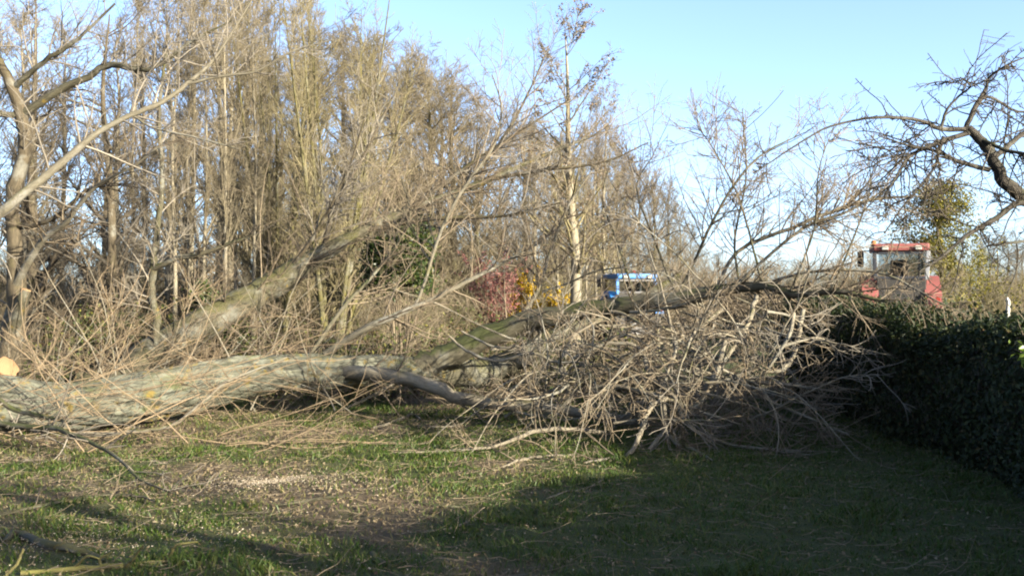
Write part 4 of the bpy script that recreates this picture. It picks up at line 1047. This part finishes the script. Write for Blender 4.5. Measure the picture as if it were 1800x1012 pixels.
# tan whips lying over the trunk at the left
wh = thing('whip_heap', 'spray of long tan whippy shoots lying over the grey trunk', 'brush heap', tuple(P(300, 770, 12) * [1, 1, 0]))
o0 = np.array(wh.location)
wr = np.random.default_rng(90)
for i in range(48):
    px = -10 + 470 * wr.random(); d = 11.0 + 1.6 * wr.random()
    gpy = HZ + EYE / d * F
    py = gpy - 6 - 120 * wr.random() ** 1.6
    p0 = P(px, py, d)
    dv = np.array([1.0, .1 * wr.normal(), .26 + .2 * wr.normal()])
    if wr.random() < .25: dv[0] *= -.6; dv[2] += .2
    L = .8 + 1.9 * wr.random()
    g1 = grow(p0[None], dv[None], np.array([L]), np.array([.0042 + .005 * wr.random()]), np.array([.0025]), 14, .06, (0, 0, -.014), .05, wr)
    k1 = kids(g1, 3.6, wr, (.1, .9), 28, 9, (.4, 1.1), 'abs', .4, .7, .0025, 9, .07, (0.02, 0, -.012), .05, .1, .0034)
    k2 = kids(k1, 2.6, wr, (.1, .9), 30, 9, (.3, .7), 'rel', .4, .8, .002, 5, .08, (0, 0, 0), .05, .1, .0027)
    for x in (g1, k1, k2):
        if x is not None: x.pts = x.pts - o0
    o = link('shoot', tube_mesh('whip', g1, M['whip'], 5), wh)
    link('twigs', tube_mesh('whip_twigs', [x for x in (k1, k2) if x is not None], M['whip']), o)
# shoots standing behind the trunk at the left
ws = thing('shoot_thicket', 'thicket of thin upright and slanting shoots behind the grey trunk', 'thicket', tuple(P(230, 640, 15.5) * [1, 1, 0]))
o0 = np.array(ws.location)
for i in range(62):
    px = -60 + 700 * wr.random(); d = 14.2 + 3.4 * wr.random()
    p0 = P(px, 600, d); p0[2] = ground_h(p0[0], p0[1]) + .15 * wr.random()
    dv = np.array([.5 + .7 * wr.normal(), .3 * wr.normal(), .6 + .3 * wr.random()])
    g1 = grow(p0[None], dv[None], np.array([1.3 + 2.0 * wr.random()]), np.array([.008 + .008 * wr.random()]), np.array([.003]), 14, .05, (0.01, 0, -.01), .03, wr)
    k1 = kids(g1, 8, wr, (.15, 1), 36, 12, (.4, 1.1), 'abs', .4, .6, .003, 8, .07, (0, 0, 0), .04, .1, .0045)
    k2 = kids(k1, 3, wr, (.1, .9), 36, 10, (.3, .7), 'rel', .4, .8, .0025, 5, .07, (0, 0, 0), .03, .1, .0034)
    for x in (g1, k1, k2):
        if x is not None: x.pts = x.pts - o0
    o = link('shoot', tube_mesh('thicket_shoot', g1, M['branch'], 5), ws)
    link('twigs', tube_mesh('thicket_twigs', [x for x in (k1, k2) if x is not None], M['twig' if wr.random() < .6 else 'whip']), o)

cut_branch([(-40, 735, 11.7, 6), (0, 742, 11.5, 6), (67, 751, 11.2, 5.5), (100, 752, 11, 5.5), (131, 764, 10.7, 5), (178, 785, 10.3, 4), (211, 806, 9.9, 3.5), (250, 842, 9.3, 2.6), (322, 872, 8.85, 1.6)], 'dark forked branch crossing in front of the grey trunk', mat='limb', tw=(9, 3, 1.2, (.3, 1.0), (0, 0, 0)), twmat='greytwig')
cut_branch([(-40, 668, 11.8, 5), (0, 702, 11.6, 5), (36, 722, 11.5, 5), (78, 731, 11.3, 4), (125, 742, 11.1, 3)], 'short dark branch above the forked one on the trunk', mat='limb', tw=(7, 3, 1.2, (.3, .9), (0, 0, .02)), twmat='greytwig')
cut_branch([(142, 762, 11.9, 3.5), (211, 760, 11.8, 4), (278, 753, 11.7, 3.8), (311, 742, 11.7, 3.2), (361, 703, 11.8, 2.8), (403, 669, 11.9, 2.3), (505, 628, 12.1, 1.5)], 'bright tan shoot bending up over the middle of the trunk', mat='branch', tw=(4, 2, 1, (.3, .9), (0, 0, .01)), twmat='whip')

# ------------------------------------------------------------------ apple tree over the hedge at the right
b7 = P(1985, 850, 9.6); b7[2] = 0
apple = thing('apple_tree', 'dark crooked apple tree reaching in over the hedge from the right', 'tree', tuple(b7))
LS = .78
def alimb(rows, name='limb', sides=9, n=26, tw=None):
    o, b = limb(apple, rows, name, 'apple', sides, n, None, .12, .16)
    if tw:
        o0 = np.array(apple.location)
        k1 = kids(b, tw[0] * 1.8, fr, (.12, 1), 55, 16, (tw[2][0], tw[2][1] * 1.3), 'abs', .35, .5, .004, 8, .13, (-.01, 0, -.005), .06, -.5, .0042, rmax=.0075)
        k2 = kids(k1, tw[1], fr, (.1, 1), 52, 16, (.2, .5), 'rel', .3, .65, .0025, 5, .14, (0, 0, .02), .06, .2, .0032)
        sp_ = kids(cat([k1]), 6, fr, (.1, 1), 65, 14, (.03, .07), 'abs', .1, .8, .005, 3, .1, (0, 0, .02), .02, 0, .0035)
        bs = [k1, k2, sp_]
        for x in bs: x.pts = x.pts - o0
        link('twigs', tube_mesh('apple_twigs', bs, M['darktwig'], [4, 3, 3]), o)
alimb([(1985, 880, 9.6, 32), (1970, 700, 9.6, 28), (1935, 520, 9.5, 24), (1885, 425, 9.5, 20), (1840, 375, 9.5, 17), (1797, 345, 9.5, 15), (1765, 318, 9.5, 14), (1747, 280, 9.5, 12.5), (1725, 245, 9.5, 11), (1702, 224, 9.5, 9)], 'trunk', 16, 40, (10, 4, (.3, .8)))
LS = .66
alimb([(1705, 226, 9.5, 7), (1655, 226, 9.4, 6), (1625, 213, 9.3, 5), (1590, 207, 9.2, 4.4), (1540, 206, 9.1, 3.8), (1500, 212, 9, 3.2), (1450, 226, 8.9, 2.7), (1400, 255, 8.8, 2.2), (1330, 302, 8.8, 1.5)], tw=(6, 1.5, (.2, .55)))
alimb([(1700, 224, 9.5, 7), (1715, 188, 9.5, 5.5), (1735, 155, 9.5, 4.5), (1742, 135, 9.5, 3.5), (1775, 112, 9.4, 2.5), (1810, 98, 9.4, 1.6)], tw=(7, 2.5, (.15, .35)))
alimb([(1655, 228, 9.4, 4.5), (1668, 190, 9.4, 3.5), (1692, 165, 9.4, 3), (1708, 150, 9.3, 2.4), (1690, 135, 9.2, 1.6)], tw=(9, 4, (.25, .7)))
alimb([(1708, 232, 9.5, 7), (1650, 250, 9.4, 6), (1600, 275, 9.3, 4.5), (1580, 305, 9.2, 3), (1556, 345, 9.1, 2)], tw=(14, 4, (.25, .8)))
alimb([(1740, 298, 9.5, 7), (1690, 285, 9.4, 5.5), (1650, 266, 9.3, 4.2), (1600, 256, 9.2, 3), (1545, 238, 9.1, 1.6)], tw=(14, 4, (.25, .8)))
alimb([(1850, 385, 9.5, 9), (1797, 356, 9.45, 8), (1750, 385, 9.4, 7), (1700, 414, 9.3, 5.5), (1655, 452, 9.2, 4), (1615, 478, 9.1, 2)], tw=(12, 3.5, (.2, .6)))
alimb([(1745, 280, 9.5, 8), (1800, 235, 9.6, 6.5), (1860, 200, 9.7, 4.5), (1900, 165, 9.7, 2.5)], tw=(14, 4, (.3, .8)))
alimb([(1720, 240, 9.5, 6), (1775, 265, 9.3, 5), (1840, 270, 9.1, 3.5), (1890, 255, 9, 2)], tw=(14, 4, (.3, .8)))
alimb([(1700, 225, 9.5, 5), (1735, 170, 9.6, 4), (1790, 195, 9.7, 3), (1840, 190, 9.8, 2)], tw=(10, 4, (.25, .7)))
alimb([(1660, 240, 9.4, 4.5), (1640, 300, 9.3, 3.6), (1590, 360, 9.2, 2.6), (1555, 410, 9.1, 1.6)], tw=(12, 4, (.25, .7)))
alimb([(1860, 400, 9.5, 7), (1840, 420, 9.3, 5), (1790, 425, 9.1, 3.5), (1735, 432, 9, 2)], tw=(8, 3, (.2, .6)))

# bare garden tree behind the photographer, whose shadow lies across the lawn
gt = protos['spread']
go = thing('garden_tree', 'bare garden tree beyond the right edge, its shadow lying on the lawn', 'tree', (7.5, -.64, 0), .8, None, (.85, .85, .72))
link('trunk', gt['trunk'], go); link('crown', gt['crown'], go)

gt = protos['poplar2']
go = thing('garden_tree', 'bushy bare garden tree beside the hedge, out of the picture to the right', 'tree', (6.9, -1.2, 0), 2.1, None, (.5, .5, .42))
link('trunk', gt['trunk'], go); link('crown', gt['crown'], go)

# ------------------------------------------------------------------ foreground pieces on the lawn
LS = 1.0
def lawn_stick(rows, label, mat='branch', tw=None, twmat='twig', sides=7, n=14):
    # rows px, py, r ; lies on the ground
    rr = [(a, b_, EYE * F / (b_ - HZ) * .985, r) for a, b_, r in rows]
    return cut_branch(rr, label, 1, mat, tw, None, 'fallen_stick', n, twmat, sides)
lc = thing('lichen_branch', 'bright yellow lichen-covered forked branch at the bottom left corner', 'branch', tuple(P(180, 1003, 6.25) * [1, 1, 0]))
for rows in [[(40, 1016, 6.17, 5), (110, 1006, 6.25, 5), (180, 1000, 6.3, 5.5), (240, 993, 6.4, 5), (292, 984, 6.5, 3.5)], [(292, 984, 6.5, 3.2), (303, 968, 6.45, 3), (311, 956, 6.4, 2.6), (350, 950, 6.4, 1.6)],
             [(220, 996, 6.36, 3), (236, 980, 6.3, 2.8), (252, 958, 6.25, 1.8)], [(122, 1003, 6.27, 3), (140, 988, 6.25, 2.8), (157, 974, 6.2, 2), (178, 980, 6.2, 1.4)], [(185, 1000, 6.3, 3), (178, 980, 6.3, 2.4), (200, 968, 6.3, 1.5)],
             [(0, 1020, 6.1, 3), (28, 995, 6.1, 3), (45, 962, 6.1, 2)]]:
    limb(lc, rows, 'stem' if rows[0][0] == 40 else 'fork', 'lichen', 8, 14, None, .25, .2)
lawn_stick([(10, 950, 4), (30, 935, 7), (60, 945, 8), (90, 962, 8), (130, 966, 7), (165, 972, 5), (185, 985, 3)], 'knobbly mossy log lying behind the yellow lichen branch', 'mossy', None, sides=10)
lawn_stick([(655, 752, 2.5), (690, 742, 3), (712, 733, 3), (728, 728, 2.6), (740, 738, 2)], 'pale bent stick on the bright grass below the trunk', 'branch')
lawn_stick([(488, 886, 2), (530, 880, 3), (565, 878, 3), (615, 877, 1.8)], 'mossy stick lying level in the middle of the sunlit lawn', 'mossy')
lawn_stick([(400, 902, 2), (440, 900, 3), (475, 898, 2)], 'short dark mossy stick left of the yellow one', 'mossy')
lawn_stick([(735, 886, 2.2), (770, 890, 2.8), (800, 892, 2.2), (830, 890, 1.4)], 'grey stick with a pale broken end in the middle of the lawn', 'limb')
lawn_stick([(745, 933, 1.8), (790, 931, 2.4), (820, 922, 2.4), (850, 908, 1.6)], 'thin pale stick near the shadow edge', 'branch', (3, 1, 0, (.1, .3), (0, 0, 0)))
lawn_stick([(655, 970, 5), (672, 984, 5.5), (690, 992, 3.5), (708, 985, 2.4), (724, 970, 1.8)], 'stubby mossy stick with a thin fork near the bottom edge', 'mossy')
lawn_stick([(620, 862, 1.5), (660, 864, 2), (690, 858, 2), (705, 846, 1.6)], 'brown stick beside the sawdust patch', 'branch')
lawn_stick([(1060, 846, 1.6), (1000, 870, 1.8), (960, 880, 1.4)], 'thin twig lying across the edge of the dark shadow', 'branch')
lawn_stick([(330, 950, 1.5), (370, 956, 2.2), (395, 960, 1.6)], 'short dark stick on the shaded lawn by the lichen branch', 'limb')
lawn_stick([(120, 880, 1.5), (190, 868, 2.4), (250, 872, 2.2), (275, 880, 1.5)], 'dark stick below the forked branch at the left', 'limb', (3, 1, 0, (.1, .3), (0, 0, 0)))
lawn_stick([(0, 905, 2.5), (60, 890, 3), (130, 878, 2.4), (200, 876, 1.6)], 'greenish mossy stick slanting in from the left border', 'mossy', (4, 1.5, 0, (.15, .4), (0, 0, 0)))

# --- grass
gr = np.random.default_rng(61)
def scatter(n, x0, x1, y0, y1, rng, pw=1.0):
    """more per square metre near the viewer"""
    y = y0 + (y1 - y0) * rng.random(n) ** pw; x = x0 + (x1 - x0) * rng.random(n)
    return x, y
def infield(x, y, m=.8): return (np.abs(x) < y * .53 + m) & (x < HEDGE_X0 + HEDGE_SLOPE * y + .15)
x, y = scatter(560000, -10, 5, 4.8, 17, gr, 1.35)
gm_ = green_mask(x, y)
keep = infield(x, y) & (gr.random(len(x)) < (.22 + .78 * gm_) * (.2 + 1.2 * fbm(x * 5, y * 5, 2) ** 1.5)) 
x, y = x[keep], y[keep]; gm_ = gm_[keep]
nb_ = min(len(x), 120000); x, y, gm_ = x[:nb_], y[:nb_], gm_[:nb_]
z = ground_h(x, y); hgt = (.014 + .038 * gr.random(nb_) ** 1.8) * (.5 + 3.2 * fbm(x * 2.6 + 4, y * 2.6, 3) ** 2.4) * (1 + .12 * (y - 6) / 6)
a = gr.random(nb_) * 6.28; w = .0022 + .0025 * gr.random(nb_) + .0004 * (y - 5)
base_ = np.stack([x, y, z - .004], 1); sd = np.stack([np.cos(a) * w, np.sin(a) * w, np.zeros(nb_)], 1)
ln_ = gr.normal(size=(nb_, 2)) * .8
tip = base_ + np.stack([ln_[:, 0] * hgt, ln_[:, 1] * hgt, hgt], 1); mid = base_ + np.stack([ln_[:, 0] * hgt * .3, ln_[:, 1] * hgt * .3, hgt * .62], 1)
V = np.stack([base_ - sd, base_ + sd, mid + sd * .75, tip, mid - sd * .75], 1).reshape(-1, 3)
fi = np.arange(nb_)[:, None] * 5
dry = np.clip(gr.random(nb_) * .62 + (1 - gm_) * .55 * gr.random(nb_), 0, 1)
M['grass'] = leaf_mat('grass_blade', [(0, (0.06, 0.14, 0.014)), (.4, (0.13, 0.21, 0.03)), (.62, (0.28, 0.27, 0.085)), (.85, (0.44, 0.35, 0.17)), (1, (0.52, 0.42, 0.24))], .3, .5)
link('grass', make_mesh('grass', V, [fi + np.array([[0, 1, 2, 4]]), fi + np.array([[4, 2, 3]])], M['grass'], rnd=np.repeat(dry, 5), smooth=False), kind='stuff', label='short patchy grass growing over the lawn', category='grass')

# --- dead leaves, twig litter, wood chips
x, y = scatter(60000, -10, 5, 4.8, 18, gr, 1.3); keep = infield(x, y) & (gr.random(len(x)) < 1.0 - .75 * green_mask(x, y)); x, y = x[keep][:30000], y[keep][:30000]
C = np.stack([x, y, ground_h(x, y) + .006 + .012 * gr.random(len(x))], 1)
M['litter'] = leaf_mat('dead_leaf', [(0, (0.16, 0.10, 0.06)), (.5, (0.33, 0.255, 0.145)), (.9, (0.42, 0.33, 0.19)), (1, (0.48, 0.39, 0.25))], .1, .8)
link('leaf_litter', leaf_mesh('leaf_litter', C, .030, M['litter'], gr, up=1.8, aspect=.6), kind='stuff', label='brown dead leaves strewn over the lawn', category='leaf litter')
x, y = scatter(17000, -10, 5, 4.8, 17.5, gr, 1.25); keep = infield(x, y) & (gr.random(len(x)) < .95 - .6 * green_mask(x, y)); x, y = x[keep][:6000], y[keep][:6000]
n = len(x); a = np.where(gr.random(n) < .6, gr.normal(size=n) * .5, gr.random(n) * 6.28)
tl = grow(np.stack([x, y, ground_h(x, y) + .012 + .025 * gr.random(n)], 1), np.stack([np.cos(a), np.sin(a), gr.normal(size=n) * .1], 1), .06 + .34 * gr.random(n) ** 3, .0018 + .0025 * gr.random(n), np.full(n, .0013), 5, .16, (0, 0, -.01), .14, gr)
link('twig_litter', tube_mesh('twig_litter', tl, M['twig']), kind='stuff', label='thin broken twigs scattered over the lawn', category='twig litter')
M['chip'] = leaf_mat('wood_chip', [(0, (0.55, 0.43, 0.28)), (1, (0.80, 0.72, 0.58))], .0, .8)
def chips(cx, cy, sx, sy, n):
    return np.stack([cx + gr.normal(size=n) * sx, cy + gr.normal(size=n) * sy], 1)
q = np.concatenate([chips(-2.9, 7.6, .75, .45, 1100), chips(-3.3, 6.9, .5, .3, 420), chips(-2.25, 9.4, .22, .16, 1700), chips(-2.0, 9.2, .6, .35, 1100), chips(-1.2, 6.5, .9, .35, 300), chips(.6, 7.4, .4, .5, 70), chips(-.5, 8.0, 1.2, 1.0, 90)])
C = np.stack([q[:, 0], q[:, 1], ground_h(q[:, 0], q[:, 1]) + .015 + .02 * gr.random(len(q))], 1)
link('sawdust', leaf_mesh('sawdust', C, .012, M['chip'], gr, up=1.2, aspect=.6), kind='stuff', label='pale sawdust and wood chips spilled on the lawn', category='sawdust')

# --- undergrowth on the bank and behind the trunk
ug = np.random.default_rng(71)
n = 62000
x = -14 + 16.5 * ug.random(n); y = 16.5 + 8.5 * ug.random(n)
cl = fbm(x * .7 + 5, y * .7, 3); keep = (cl > .42) & (ug.random(n) < .95); x, y, cl = x[keep], y[keep], cl[keep]
hh = ground_h(x, y) + ug.random(len(x)) ** 1.5 * (.2 + 3.4 * np.clip(cl - .42, 0, .4)) 
C = np.stack([x, y, hh + .02], 1)
link('undergrowth', leaf_mesh('undergrowth', C, .085, M['undergrowth'], ug, up=.5), kind='stuff', label='brambles and ivy covering the bank at the wood edge', category='undergrowth')
n = 1000
x = -14 + 17 * ug.random(n); y = 16.5 + 9 * ug.random(n)
bs_ = grow(np.stack([x, y, ground_h(x, y)], 1), np.stack([ug.normal(size=n) * .7, ug.normal(size=n) * .7, .4 + ug.random(n)], 1), .5 + 1.1 * ug.random(n), np.full(n, .006), np.full(n, .003), 8, .1, (0, 0, -.06), .05, ug)
b2_ = kids(bs_, 3, ug, (.1, .9), 40, 12, (.3, .6), 'rel', .3, .7, .003, 5, .1, (0, 0, -.02), .05, 0, .004)
link('bramble_stems', tube_mesh('bramble_stems', [bs_, b2_], M['twig']), kind='stuff', label='tangle of thin bramble stems along the wood edge', category='undergrowth')
